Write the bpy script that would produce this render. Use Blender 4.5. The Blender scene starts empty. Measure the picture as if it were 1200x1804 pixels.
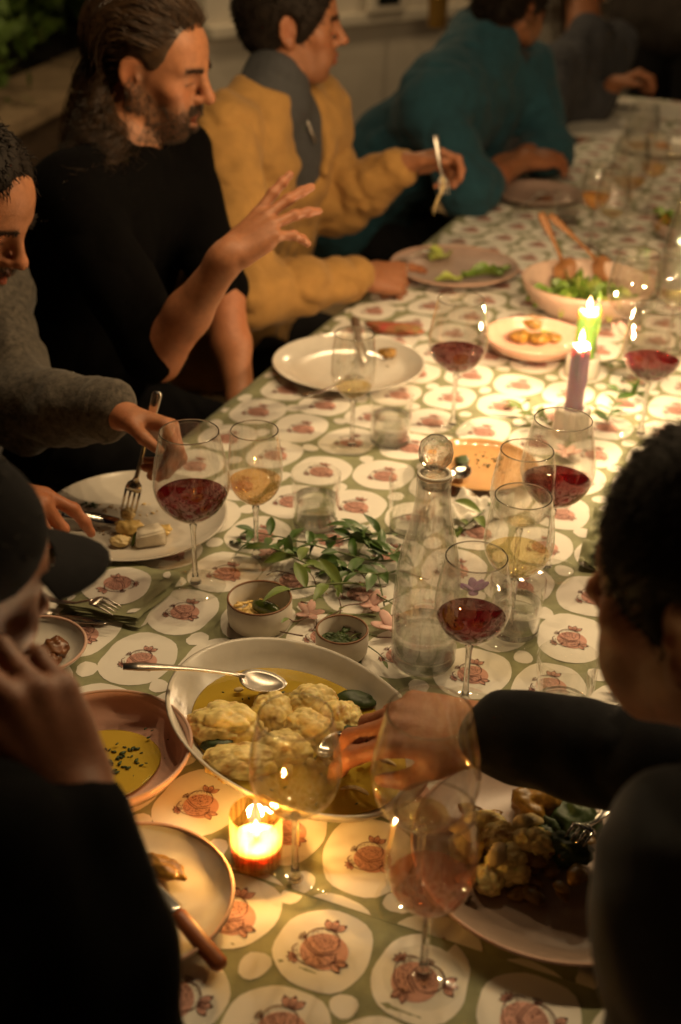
import bpy, bmesh, math, random
import numpy as np
from mathutils import Matrix, Vector

random.seed(7)
rng = np.random.default_rng(7)
scene = bpy.context.scene
COL = scene.collection

# ------------------------------------------------------------------ camera
FPX, CX, CY = 2200.0, 600.0, 902.0          # focal length in pixels of a 1200 x 1804 frame
PITCH, ROLL, EYE = math.radians(29.0), 0.022, 1.68
_r = np.array([1.0, 0, 0]); FWD = np.array([0, math.cos(PITCH), -math.sin(PITCH)]); _u = np.array([0, math.sin(PITCH), math.cos(PITCH)])
RGT = math.cos(ROLL) * _r + math.sin(ROLL) * _u
UPV = math.cos(ROLL) * _u - math.sin(ROLL) * _r
CAM = np.array([0, 0, EYE])
cd = bpy.data.cameras.new('camera'); cam = bpy.data.objects.new('camera', cd); COL.objects.link(cam)
cam.matrix_world = Matrix(((RGT[0], UPV[0], -FWD[0], CAM[0]), (RGT[1], UPV[1], -FWD[1], CAM[1]), (RGT[2], UPV[2], -FWD[2], CAM[2]), (0, 0, 0, 1)))
cd.sensor_fit = 'VERTICAL'; cd.sensor_height = 36.0; cd.lens = FPX / 1804.0 * 36.0
cd.clip_start = 0.05; cd.clip_end = 200.0
cd.dof.use_dof = True; cd.dof.focus_distance = 1.50; cd.dof.aperture_fstop = 3.1; cd.dof.aperture_blades = 9
scene.camera = cam

# ------------------------------------------------------------------ night sky, exposure
world = bpy.data.worlds.new('World'); scene.world = world; world.use_nodes = True
wn = world.node_tree.nodes; wl_ = world.node_tree.links
sky = wn.new('ShaderNodeTexSky'); sky.sky_type = 'NISHITA'; sky.sun_disc = False
sky.sun_elevation = math.radians(-3.0); sky.sun_rotation = math.radians(200.0)
wl_.new(sky.outputs[0], wn['Background'].inputs[0]); wn['Background'].inputs[1].default_value = 0.06
scene.view_settings.view_transform = 'Standard'; scene.view_settings.look = 'None'
scene.view_settings.exposure = -0.08; scene.view_settings.gamma = 1.0; scene.view_settings.use_curve_mapping = False
try:
    scene.cycles.use_denoising = True
    scene.cycles.max_bounces = 14; scene.cycles.transparent_max_bounces = 32; scene.cycles.transmission_bounces = 14
    scene.cycles.sample_clamp_indirect = 8.0
except Exception:
    pass
CANDLE = (1.0, 0.68, 0.37); BULB = (1.0, 0.70, 0.37)

# ------------------------------------------------------------------ helpers
def V3(*a): return np.array(a, float)
def nrm(v):
    v = np.asarray(v, float); return v / (np.linalg.norm(v) + 1e-12)
def ray(u, v): return FWD + RGT * (u - CX) / FPX + UPV * (CY - v) / FPX
def at(u, v, d): return CAM + d * ray(u, v)             # point seen in that direction, d metres in front of the lens
def on(u, v, z=0.7515):                                  # point on the level z
    k = ray(u, v); return CAM + k * ((z - EYE) / k[2])

WLOC = {}
def raw(name, V, F, mat=None, parent=None, loc=None, smooth=True, col=None):
    """one mesh object from world-space vertices"""
    if parent is not None: base = WLOC[parent.name]; rel = V3(0, 0, 0)
    else: base = np.asarray(loc if loc is not None else (0, 0, 0), float); rel = base
    V = np.asarray(V, np.float64).reshape(-1, 3) - base
    me = bpy.data.meshes.new(name)
    if isinstance(F, np.ndarray):
        n, k = F.shape
        me.vertices.add(len(V)); me.vertices.foreach_set('co', V.ravel())
        me.loops.add(n * k); me.loops.foreach_set('vertex_index', F.ravel().astype(np.int32))
        me.polygons.add(n); me.polygons.foreach_set('loop_start', np.arange(0, n * k, k, dtype=np.int32))
        try: me.polygons.foreach_set('loop_total', np.full(n, k, dtype=np.int32))
        except Exception: pass
        me.update(calc_edges=True); me.validate()
    else:
        me.from_pydata([tuple(p) for p in V], [], [tuple(f) for f in F]); me.update()
    if smooth: me.polygons.foreach_set('use_smooth', np.ones(len(me.polygons), bool))
    if col is not None:
        a = me.color_attributes.new('Col', 'FLOAT_COLOR', 'POINT')
        c = np.ones((len(V), 4)); c[:, :3] = col; a.data.foreach_set('color', c.ravel())
    if mat is not None: me.materials.append(mat)
    o = bpy.data.objects.new(name, me); COL.objects.link(o)
    o.location = rel
    if parent is not None: o.parent = parent
    WLOC[o.name] = base
    return o
def thing(name, label, cat, loc, group=None):
    o = bpy.data.objects.new(name, None); COL.objects.link(o); o.location = loc
    o['label'] = label; o['category'] = cat
    if group: o['group'] = group
    WLOC[o.name] = np.asarray(loc, float)
    return o
def tag(o, label, cat, group=None):
    o['label'] = label; o['category'] = cat
    if group: o['group'] = group
    return o
def struct(o): o['kind'] = 'structure'; return o
def join(*parts):
    Vs, Fs, n = [], [], 0
    for V, F in parts:
        V = np.asarray(V, float).reshape(-1, 3); Vs.append(V)
        Fs += [tuple(int(i) + n for i in f) for f in F]; n += len(V)
    return np.vstack(Vs), Fs
def lathe(prof, n=40, c=(0, 0, 0), closed=False):
    """profile of (radius, height) turned round the vertical through c"""
    V, F = [], []
    a = np.arange(n) * 2 * math.pi / n
    idx = []
    for r, z in prof:
        if r < 1e-6: idx.append([len(V)]); V.append((c[0], c[1], c[2] + z))
        else:
            s = len(V); idx.append(list(range(s, s + n)))
            V += [(c[0] + r * math.cos(t), c[1] + r * math.sin(t), c[2] + z) for t in a]
    pairs = list(zip(idx[:-1], idx[1:])) + ([(idx[-1], idx[0])] if closed else [])
    for A, B in pairs:
        for j in range(n):
            k = (j + 1) % n
            if len(A) == 1 and len(B) == 1: continue
            if len(A) == 1: F.append((A[0], B[k], B[j]))
            elif len(B) == 1: F.append((A[j], A[k], B[0]))
            else: F.append((A[j], A[k], B[k], B[j]))
    F = [f[::-1] if prof[-1][1] < prof[0][1] else f for f in F]
    return np.array(V), F
def tube(pts, rad, n=6, flat=1.0, up=(0, 0, 1), caps=True):
    """swept tube; rad scalar or list; flat squeezes it along the 'up' side"""
    P = np.asarray(pts, float); m = len(P)
    R = np.full(m, rad) if np.isscalar(rad) else np.asarray(rad, float)
    fl = np.full(m, flat) if np.isscalar(flat) else np.asarray(flat, float)
    T = np.gradient(P, axis=0)
    V, F = [], []
    u = np.asarray(up, float)
    for i in range(m):
        t = nrm(T[i]); s = np.cross(t, u)
        if np.linalg.norm(s) < 1e-4: s = np.cross(t, V3(0.3, 1, 0.2))
        s = nrm(s); b = np.cross(s, t)
        for k in range(n):
            a = 2 * math.pi * k / n
            V.append(P[i] + R[i] * (math.cos(a) * s + math.sin(a) * fl[i] * b))
    for i in range(m - 1):
        for k in range(n):
            F.append((i * n + k, i * n + (k + 1) % n, (i + 1) * n + (k + 1) % n, (i + 1) * n + k))
    if caps: F.append(tuple(range(n))[::-1]); F.append(tuple(range((m - 1) * n, m * n)))
    return np.array(V), F
def bez(a, b, c, d, n=12):
    t = np.linspace(0, 1, n)[:, None]; a, b, c, d = map(lambda q: np.asarray(q, float), (a, b, c, d))
    return (1 - t) ** 3 * a + 3 * (1 - t) ** 2 * t * b + 3 * (1 - t) * t * t * c + t ** 3 * d
def box(c, s, ax=None, bev=0.0):
    c = np.asarray(c, float); s = np.asarray(s, float) / 2
    A = np.eye(3) if ax is None else np.asarray(ax, float)   # rows: local axes
    b = min(bev, s.min() * 0.9)
    if b <= 0:
        V = [c + A[0] * x * s[0] + A[1] * y * s[1] + A[2] * z * s[2] for x in (-1, 1) for y in (-1, 1) for z in (-1, 1)]
        return np.array(V), [(0, 1, 3, 2), (4, 6, 7, 5), (0, 4, 5, 1), (2, 3, 7, 6), (0, 2, 6, 4), (1, 5, 7, 3)]
    bm = bmesh.new(); bmesh.ops.create_cube(bm, size=2.0)
    for v in bm.verts: v.co = (v.co.x * s[0], v.co.y * s[1], v.co.z * s[2])
    bmesh.ops.bevel(bm, geom=bm.edges[:], offset=b, segments=2, profile=0.6, affect='EDGES')
    V = [c + A[0] * v.co.x + A[1] * v.co.y + A[2] * v.co.z for v in bm.verts]; bm.verts.index_update()
    F = [tuple(v.index for v in f.verts) for f in bm.faces]; bm.free()
    return np.array(V), F
_ico = {}
def ico(sub):
    if sub not in _ico:
        bm = bmesh.new(); bmesh.ops.create_icosphere(bm, subdivisions=sub, radius=1.0); bm.verts.index_update()
        _ico[sub] = (np.array([v.co[:] for v in bm.verts]), [tuple(v.index for v in f.verts) for f in bm.faces]); bm.free()
    return _ico[sub]
def fbm(P, f=10.0, seed=0, octv=3):
    """cheap smooth noise from rotated sines, about -1..1"""
    r = np.random.default_rng(seed + 1000); P = np.asarray(P, float); out = np.zeros(len(P)); amp = 1.0
    for o in range(octv):
        for k in range(3):
            d = r.normal(size=3); d /= np.linalg.norm(d); e = r.normal(size=3); e /= np.linalg.norm(e)
            out += amp * np.sin(P @ d * f * 1.9 + r.uniform(0, 6.28) + 1.3 * np.sin(P @ e * f * 1.3 + r.uniform(0, 6.28))) / 3
        f *= 2.03; amp *= 0.5
    return out / 1.4
def blobV(c, r, sub=3, rough=0.15, f=None, seed=0, ax=None):
    """lumpy ellipsoid"""
    V, F = ico(sub); r = np.asarray(r, float) * np.ones(3)
    n = 1 + rough * fbm(V, 2.2 if f is None else f, seed)
    W = V * n[:, None] * r
    if ax is not None: W = W @ np.asarray(ax, float)
    return W + np.asarray(c, float), F
def rotz(a): return np.array([[math.cos(a), math.sin(a), 0], [-math.sin(a), math.cos(a), 0], [0, 0, 1.0]])
def lin(h):
    h = h.lstrip('#'); c = [int(h[i:i + 2], 16) / 255 for i in (0, 2, 4)]
    return tuple(x / 12.92 if x <= 0.04045 else ((x + 0.055) / 1.055) ** 2.4 for x in c)

# ------------------------------------------------------------------ materials
def M(name, col, rough=0.5, spec=0.5, var=0.12, vs=18.0, bump=0.0, bs=300.0, metal=0.0, sss=0.0, sheen=0.0, coat=0.0, attr=False, col2=None, stretch=None, weave=0.0, trans=0.0, sscale=0.008):
    m = bpy.data.materials.new(name); m.use_nodes = True
    nt = m.node_tree; N = nt.nodes; L = nt.links; b = N['Principled BSDF']
    b.inputs['Roughness'].default_value = rough; b.inputs['Metallic'].default_value = metal
    b.inputs['Specular IOR Level'].default_value = spec
    b.inputs['Sheen Weight'].default_value = sheen; b.inputs['Sheen Roughness'].default_value = 0.4
    b.inputs['Coat Weight'].default_value = coat; b.inputs['Coat Roughness'].default_value = 0.06
    b.inputs['Transmission Weight'].default_value = trans
    if sss:
        b.inputs['Subsurface Weight'].default_value = sss; b.inputs['Subsurface Radius'].default_value = (1.0, 0.35, 0.15); b.inputs['Subsurface Scale'].default_value = sscale
    tc = N.new('ShaderNodeTexCoord'); src = tc.outputs['Object']
    if stretch:
        mp = N.new('ShaderNodeMapping'); mp.inputs['Scale'].default_value = stretch; L.new(src, mp.inputs[0]); src = mp.outputs[0]
    nz = N.new('ShaderNodeTexNoise'); nz.inputs['Scale'].default_value = vs; nz.inputs['Detail'].default_value = 6; nz.inputs['Roughness'].default_value = 0.65
    L.new(src, nz.inputs['Vector'])
    rp = N.new('ShaderNodeValToRGB'); rp.color_ramp.elements[0].position = 0.3; rp.color_ramp.elements[1].position = 0.7
    if col2 is None:
        rp.color_ramp.elements[0].color = (1 - var,) * 3 + (1,); rp.color_ramp.elements[1].color = (1 + var,) * 3 + (1,)
        mx = N.new('ShaderNodeMix'); mx.data_type = 'RGBA'; mx.blend_type = 'MULTIPLY'; mx.inputs[0].default_value = 1.0
        if attr:
            at_ = N.new('ShaderNodeAttribute'); at_.attribute_name = 'Col'; L.new(at_.outputs['Color'], mx.inputs[6])
        else: mx.inputs[6].default_value = (*col, 1)
        L.new(nz.outputs[0], rp.inputs[0]); L.new(rp.outputs[0], mx.inputs[7]); L.new(mx.outputs[2], b.inputs['Base Color'])
    else:
        rp.color_ramp.elements[0].color = (*col, 1); rp.color_ramp.elements[1].color = (*col2, 1)
        L.new(nz.outputs[0], rp.inputs[0]); L.new(rp.outputs[0], b.inputs['Base Color'])
    if bump or weave:
        bp = N.new('ShaderNodeBump'); bp.inputs['Distance'].default_value = 0.001; bp.inputs['Strength'].default_value = bump or weave
        if weave:
            wv = N.new('ShaderNodeTexWave'); wv.inputs['Scale'].default_value = bs; wv.inputs['Distortion'].default_value = 3.0; wv.inputs['Detail Scale'].default_value = 2.0
            L.new(tc.outputs['Object'], wv.inputs['Vector']); L.new(wv.outputs[1], bp.inputs['Height'])
        else:
            n2 = N.new('ShaderNodeTexNoise'); n2.inputs['Scale'].default_value = bs; n2.inputs['Detail'].default_value = 4
            L.new(src, n2.inputs['Vector']); L.new(n2.outputs[0], bp.inputs['Height'])
        L.new(bp.outputs[0], b.inputs['Normal'])
    return m
def glassM(name, tint=(0.97, 0.97, 0.96), ior=1.45, rough=0.0, refr=0.0, streaks=0, boost=1.0, glow=0.0):
    """clear wall: see-through, mirror-like towards its grazing edges; refr adds bending for the thick pieces"""
    m = bpy.data.materials.new(name); m.use_nodes = True; nt = m.node_tree; N = nt.nodes; L = nt.links
    N.remove(N['Principled BSDF']); out = N['Material Output']
    tr = N.new('ShaderNodeBsdfTransparent'); tr.inputs[0].default_value = (*tint, 1)
    gl = N.new('ShaderNodeBsdfGlossy'); gl.inputs['Roughness'].default_value = rough; gl.inputs['Color'].default_value = (1, 1, 1, 1)
    fr = N.new('ShaderNodeLayerWeight'); fr.inputs[0].default_value = 0.5      # Schlick: f0 + (1 - f0) * (1 - cos)^5
    pw_ = N.new('ShaderNodeMath'); pw_.operation = 'POWER'; pw_.inputs[1].default_value = 5.0; L.new(fr.outputs['Facing'], pw_.inputs[0])
    f0 = ((ior - 1) / (ior + 1)) ** 2 * boost
    ma = N.new('ShaderNodeMath'); ma.operation = 'MULTIPLY_ADD'; ma.use_clamp = True; ma.inputs[1].default_value = min(0.9, 0.75 * boost); ma.inputs[2].default_value = f0; L.new(pw_.outputs[0], ma.inputs[0])
    mx = N.new('ShaderNodeMixShader'); fac = ma.outputs[0]
    L.new(fac, mx.inputs[0]); L.new(gl.outputs[0], mx.inputs[2])
    see = tr.outputs[0]
    if refr:
        rf = N.new('ShaderNodeBsdfRefraction'); rf.inputs['IOR'].default_value = ior; rf.inputs['Roughness'].default_value = 0.0; rf.inputs['Color'].default_value = (*tint, 1)
        m2 = N.new('ShaderNodeMixShader'); m2.inputs[0].default_value = refr; L.new(see, m2.inputs[1]); L.new(rf.outputs[0], m2.inputs[2]); see = m2.outputs[0]
    if streaks:     # tint bands round the wall, put in to throw light streaks on the table
        tc = N.new('ShaderNodeTexCoord'); sp = N.new('ShaderNodeSeparateXYZ'); L.new(tc.outputs['Object'], sp.inputs[0])
        an = N.new('ShaderNodeMath'); an.operation = 'ARCTAN2'; L.new(sp.outputs[1], an.inputs[0]); L.new(sp.outputs[0], an.inputs[1])
        nz = N.new('ShaderNodeTexNoise'); nz.noise_dimensions = '1D'; nz.inputs['Scale'].default_value = streaks; nz.inputs['Detail'].default_value = 3; L.new(an.outputs[0], nz.inputs['W'])
        rp = N.new('ShaderNodeValToRGB'); rp.color_ramp.elements[0].position = 0.36; rp.color_ramp.elements[1].position = 0.6
        rp.color_ramp.elements[0].color = (tint[0] * 0.74, tint[1] * 0.66, tint[2] * 0.55, 1); rp.color_ramp.elements[1].color = (*tint, 1)
        L.new(nz.outputs[0], rp.inputs[0]); L.new(rp.outputs[0], tr.inputs[0])
    if glow:      # frosted, lit through from within
        tl = N.new('ShaderNodeBsdfTranslucent'); tl.inputs[0].default_value = (1.0, 0.62, 0.22, 1); m3 = N.new('ShaderNodeMixShader'); m3.inputs[0].default_value = glow
        L.new(see, m3.inputs[1]); L.new(tl.outputs[0], m3.inputs[2]); see = m3.outputs[0]
    L.new(see, mx.inputs[1]); L.new(mx.outputs[0], out.inputs[0])
    return m
def liquidM(name, col, tint, opac=0.6, rough=0.02):
    m = M(name, col, rough=rough, spec=0.6, var=0.03)
    nt = m.node_tree; N = nt.nodes; L = nt.links; out = N['Material Output']; b = N['Principled BSDF']
    tr = N.new('ShaderNodeBsdfTransparent'); tr.inputs[0].default_value = (*tint, 1)
    mx = N.new('ShaderNodeMixShader'); mx.inputs[0].default_value = opac
    L.new(tr.outputs[0], mx.inputs[1]); L.new(b.outputs[0], mx.inputs[2]); L.new(mx.outputs[0], out.inputs[0])
    return m
def emitM(name, col, s):
    m = bpy.data.materials.new(name); m.use_nodes = True; N = m.node_tree.nodes; N.remove(N['Principled BSDF'])
    e = N.new('ShaderNodeEmission'); e.inputs[0].default_value = (*col, 1); e.inputs[1].default_value = s
    m.node_tree.links.new(e.outputs[0], N['Material Output'].inputs[0]); return m
def point(name, loc, w, col, rad, parent):
    l = bpy.data.lights.new(name, 'POINT'); l.energy = w; l.color = col; l.shadow_soft_size = rad
    o = bpy.data.objects.new(name, l); COL.objects.link(o); o.parent = parent; o.location = np.asarray(loc, float) - WLOC[parent.name]; return o

m_glass = glassM('clear_glass', tint=(0.99, 0.99, 0.98), ior=1.5, boost=1.45, refr=0.07)
m_bottle = glassM('bottle_glass', tint=(0.99, 0.99, 0.98), ior=1.5, refr=0.20, boost=1.9)
m_stem = glassM('stem_glass', ior=1.45, refr=0.75)
m_tumb = glassM('tumbler_glass', tint=(0.985, 0.985, 0.975), ior=1.5, boost=1.1)
m_thick = glassM('thick_glass', tint=(0.97, 0.975, 0.965), ior=1.5, refr=0.6, boost=1.2)
m_water = glassM('water', tint=(0.975, 0.98, 0.97), ior=1.33, refr=0.5, boost=1.3)
m_votive = glassM('amber_votive_glass', tint=(1.0, 0.88, 0.60), ior=1.45, streaks=5.0, glow=0.11)
m_red = liquidM('red_wine', (0.10, 0.003, 0.007), (0.50, 0.02, 0.03), 0.45)
m_amber = liquidM('amber_wine', (0.6, 0.34, 0.14), (0.97, 0.80, 0.56), 0.12)
m_white = liquidM('white_wine', (0.5, 0.4, 0.2), (0.97, 0.90, 0.68), 0.10)
m_rose = liquidM('rose_wine', (0.6, 0.26, 0.15), (0.96, 0.70, 0.55), 0.22)
m_beer = liquidM('golden_drink', (0.75, 0.36, 0.03), (1.0, 0.68, 0.16), 0.55)
m_oil = liquidM('olive_oil', (0.66, 0.46, 0.06), (0.95, 0.78, 0.25), 0.7, 0.06)
m_flame = emitM('flame', (1.0, 0.78, 0.45), 16.0)
_n = m_flame.node_tree.nodes; _l = m_flame.node_tree.links; _tc = _n.new('ShaderNodeTexCoord'); _sp = _n.new('ShaderNodeSeparateXYZ'); _rp = _n.new('ShaderNodeValToRGB')
_rp.color_ramp.elements[0].position = 0.0; _rp.color_ramp.elements[0].color = (0.35, 0.16, 0.08, 1); _rp.color_ramp.elements[1].position = 0.42; _rp.color_ramp.elements[1].color = (1.0, 0.80, 0.48, 1)
_e = _rp.color_ramp.elements.new(1.0); _e.color = (0.9, 0.42, 0.12, 1)
_l.new(_tc.outputs['Generated'], _sp.inputs[0]); _l.new(_sp.outputs[2], _rp.inputs[0]); _l.new(_rp.outputs[0], [q for q in _n if q.type == 'EMISSION'][0].inputs[0])
m_offwhite = M('off_white_stoneware', (0.62, 0.57, 0.49), rough=0.16, var=0.05, vs=40, coat=0.3)
m_grey = M('pale_grey_stoneware', (0.62, 0.57, 0.48), rough=0.3, var=0.06, vs=60)
m_pink = M('pink_glazed_stoneware', (0.74, 0.43, 0.32), rough=0.14, var=0.06, vs=40, coat=0.5)
m_blush = M('matt_blush_stoneware', (0.60, 0.42, 0.32), rough=0.35, var=0.08, vs=50)
m_mauve = M('mauve_brown_stoneware', (0.40, 0.28, 0.23), rough=0.35, var=0.10, vs=40)
m_taupe = M('taupe_stoneware', (0.37, 0.265, 0.20), rough=0.32, var=0.10, vs=40)
m_ochre = M('ochre_glazed_stoneware', (0.58, 0.33, 0.14), rough=0.14, var=0.10, vs=30, coat=0.4)
m_rim = M('bare_brown_rim', (0.22, 0.10, 0.04), rough=0.5, var=0.2)
m_bisque = M('unglazed_pink_clay', (0.55, 0.34, 0.25), rough=0.6, var=0.08)
m_steel = M('polished_steel', (0.62, 0.58, 0.52), rough=0.18, metal=1.0, var=0.05)
m_worn = M('brushed_steel', (0.55, 0.50, 0.44), rough=0.35, metal=1.0, var=0.08, bump=0.1, bs=400)
m_wood = M('warm_wood', (0.30, 0.13, 0.045), rough=0.5, var=0.25, vs=30, stretch=(1, 1, 6))
m_darkwood = M('dark_wood', (0.10, 0.05, 0.025), rough=0.5, var=0.3, vs=20, stretch=(1, 1, 8))
m_knifewood = M('walnut_knife_handle', (0.09, 0.045, 0.022), rough=0.45, var=0.3, vs=40)
m_redwood = M('reddish_knife_handle', (0.30, 0.085, 0.025), rough=0.42, var=0.25, vs=40)
m_waxw = M('white_ceramic_holder', (0.70, 0.64, 0.54), rough=0.5, var=0.05, vs=60)
m_green_wax = M('lime_green_wax', (0.42, 0.72, 0.16), rough=0.45, var=0.05, sss=0.8, sscale=0.03)
m_purple_wax = M('dusty_purple_wax', (0.50, 0.37, 0.52), rough=0.45, var=0.06, sss=0.8, sscale=0.03)
m_votive_wax = M('melting_pale_wax', (0.72, 0.48, 0.20), rough=0.3, var=0.05, sss=0.9, sscale=0.03)
m_wick = M('burnt_wick', (0.01, 0.008, 0.006), rough=0.9)
P_PURPLE, P_GREEN, P_VOTIVE, P_STRING, P_WALL_FILL = 10.5, 8.0, 4.4, 11.8, 18.0
# festoon of small warm bulbs strung above the far half of the table (seen only as glints in plates and glasses)
m_bulb = emitM('lit_bulb', BULB, 30.0); m_cable = M('black_cable', (0.01, 0.01, 0.01), rough=0.7)
fest = thing('festoon_lights', 'string of small warm bulbs hanging across above the table', 'string lights', (0.2, 1.6, 2.2))
FB = [V3(-0.15 + 0.26 * i, 1.86 - 0.03 * i, 2.16 - 0.10 * math.sin(math.pi * i / 6)) for i in range(7)]
raw('cable', *tube([FB[0] + V3(-0.5, 0.1, 0.2)] + [b + V3(0, 0, 0.07) for b in FB] + [FB[-1] + V3(0.5, -0.1, 0.2)], 0.005, 6), m_cable, fest)
for b in FB:
    raw('socket', *lathe([(0, 0.03), (0.014, 0.03), (0.014, 0.07), (0, 0.07)], 12, b), m_cable, fest)
    raw('bulb', *lathe([(0, -0.03), (0.014, -0.026), (0.022, -0.008), (0.018, 0.012), (0.012, 0.031), (0, 0.031)], 16, b), m_bulb, fest)
    point('bulb_light', b + V3(0, 0, -0.045), P_STRING, BULB, 0.02, fest)
fest_fill = thing('festoon_lights', 'unseen string of warm bulbs added along the house wall to brighten it, above the far diners', 'string lights', (0.6, 4.6, 2.5))
FB_FILL = [V3(-1.9, 4.4, 2.55), V3(-0.9, 4.75, 2.48), V3(0.0, 5.1, 2.48), V3(0.9, 5.5, 2.55)]  # unseen bulbs, added to brighten the house wall and hedge
raw('cable', *tube([FB_FILL[0] + V3(-0.5, -0.2, 0.2)] + [b + V3(0, 0, 0.07) for b in FB_FILL] + [FB_FILL[-1] + V3(0.5, 0.2, 0.2)], 0.005, 6), m_cable, fest_fill)
for b in FB_FILL:
    raw('socket', *lathe([(0, 0.03), (0.014, 0.03), (0.014, 0.07), (0, 0.07)], 12, b), m_cable, fest_fill)
    raw('bulb', *lathe([(0, -0.03), (0.014, -0.026), (0.022, -0.008), (0.018, 0.012), (0.012, 0.031), (0, 0.031)], 16, b), m_bulb, fest_fill)
    point('bulb_light', b + V3(0, 0, -0.045), P_WALL_FILL, BULB, 0.02, fest_fill)

# ------------------------------------------------------------------ table frame: s along the table (away from the lens), w across it (to the right)
TZ = 0.75
ORG = V3(-0.2337, 2.0016, 0); TS = nrm(V3(0.3766, 0.9264, 0)); TW = V3(TS[1], -TS[0], 0)
def tb(s, w, z=TZ): return ORG + TS * s + TW * w + V3(0, 0, z)
def sw(P): d = np.asarray(P, float) - ORG; return d @ TS, d @ TW
S0, S1, WID = -1.34, 3.35, 0.98
SEAM = -0.948                                  # the nearer cloth ends here, lying over the long one

# ------------------------------------------------------------------ setting
m_patio = M('patio_stone', (0.09, 0.06, 0.04), rough=0.85, var=0.35, vs=6, bump=0.4, bs=60)
m_ledge = M('sandstone_ledge', (0.34, 0.24, 0.14), rough=0.85, var=0.25, vs=9, bump=0.5, bs=80)
m_ledge2 = M('dark_timber_sleeper', (0.10, 0.062, 0.035), rough=0.8, var=0.35, vs=7, stretch=(1, 1, 5), bump=0.4, bs=70)
m_wall = M('painted_render', (0.62, 0.56, 0.47), rough=0.85, var=0.06, vs=4, bump=0.25, bs=120)
m_frame = M('white_trim_paint', (0.66, 0.60, 0.50), rough=0.5, var=0.05)
m_darkglass = M('dark_window_glass', (0.012, 0.014, 0.012), rough=0.08, var=0.1)
m_leafdark = M('hedge_leaf', (0.11, 0.19, 0.03), rough=0.55, var=0.45, vs=12)
m_stemwood = M('shrub_stem', (0.06, 0.04, 0.02), rough=0.8, var=0.2)
m_soil = M('garden_soil', (0.03, 0.02, 0.012), rough=0.95, var=0.3)
V, F = box((0, 4, -0.05), (40, 40, 0.1)); struct(raw('ground', V, F, m_soil, smooth=False))
# patio slabs, the ones under and round the table laid one by one
patio = struct(raw('patio', *box((0, 3, 0.006), (9, 10, 0.012)), m_soil, smooth=False))
slab_me = None
for i in range(-3, 4):
    for j in range(-2, 9):
        p = ORG + TS * (j * 0.62 - 0.4) + TW * (i * 0.62 + 0.3)
        if slab_me is None:
            o = raw('stone_slab', *box((0, 0, 0), (0.605, 0.605, 0.03), (TW, TS, V3(0, 0, 1)), 0.008), m_patio, patio, smooth=False); slab_me = o.data
        else:
            o = bpy.data.objects.new('stone_slab', slab_me); COL.objects.link(o); o.parent = patio
        o.location = (p[0], p[1], 0.022 + 0.003 * math.sin(i * 7 + j * 3))
# raised bed behind the left bench: a sandstone coping over timber sleepers
LA, LB = on(20, 205, 0.62), on(420, 18, 0.62)
ld = nrm(LB - LA); ln = V3(-ld[1], ld[0], 0)       # ln points away from the table
bed = thing('garden_wall', 'low garden ledge with a pale sandstone top running behind the men on the left', 'garden wall', (LA[0], LA[1], 0))
L0 = LA - ld * 1.6; n_b = 7
for k in range(n_b):
    c = L0 + ld * (k * 0.95 + 0.47)
    raw('coping_stone', *box((c[0] + ln[0] * 0.17, c[1] + ln[1] * 0.17, 0.585 + 0.004 * math.sin(k * 5)), (0.935, 0.40, 0.07), (ld, ln, V3(0, 0, 1)), 0.012), m_ledge, bed, smooth=False)
for r_ in range(2):
    for k in range(4):
        c = L0 + ld * (k * 1.7 + 0.84)
        raw('sleeper', *box((c[0] + ln[0] * 0.17, c[1] + ln[1] * 0.17, 0.142 + r_ * 0.274), (1.68, 0.30, 0.265), (ld, ln, V3(0, 0, 1)), 0.015), m_ledge2, bed, smooth=False)
# bed soil and hedge
cb = L0 + ld * 3.3 + ln * 1.35
struct(raw('planting_bed', *box((cb[0], cb[1], 0.26), (6.8, 1.9, 0.52), (ld, ln, V3(0, 0, 1))), m_soil, smooth=False))
m_leafdark2 = m_leafdark
def leaf_cloud(n, cfun, size, seed):
    r = np.random.default_rng(seed); V = np.zeros((n * 4, 3)); P = cfun(r, n)
    d = r.normal(size=(n, 3)); d[:, 2] = np.abs(d[:, 2]) + 0.4; d /= np.linalg.norm(d, axis=1)[:, None]
    e = np.cross(d, r.normal(size=(n, 3))); e /= np.linalg.norm(e, axis=1)[:, None]
    L = size * r.uniform(0.6, 1.4, n)[:, None]; W = L * 0.22
    V[0::4] = P; V[1::4] = P + d * L * 0.5 + e * W; V[2::4] = P + d * L; V[3::4] = P + d * L * 0.5 - e * W
    return V, np.arange(n * 4, dtype=np.int32).reshape(n, 4)
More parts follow.
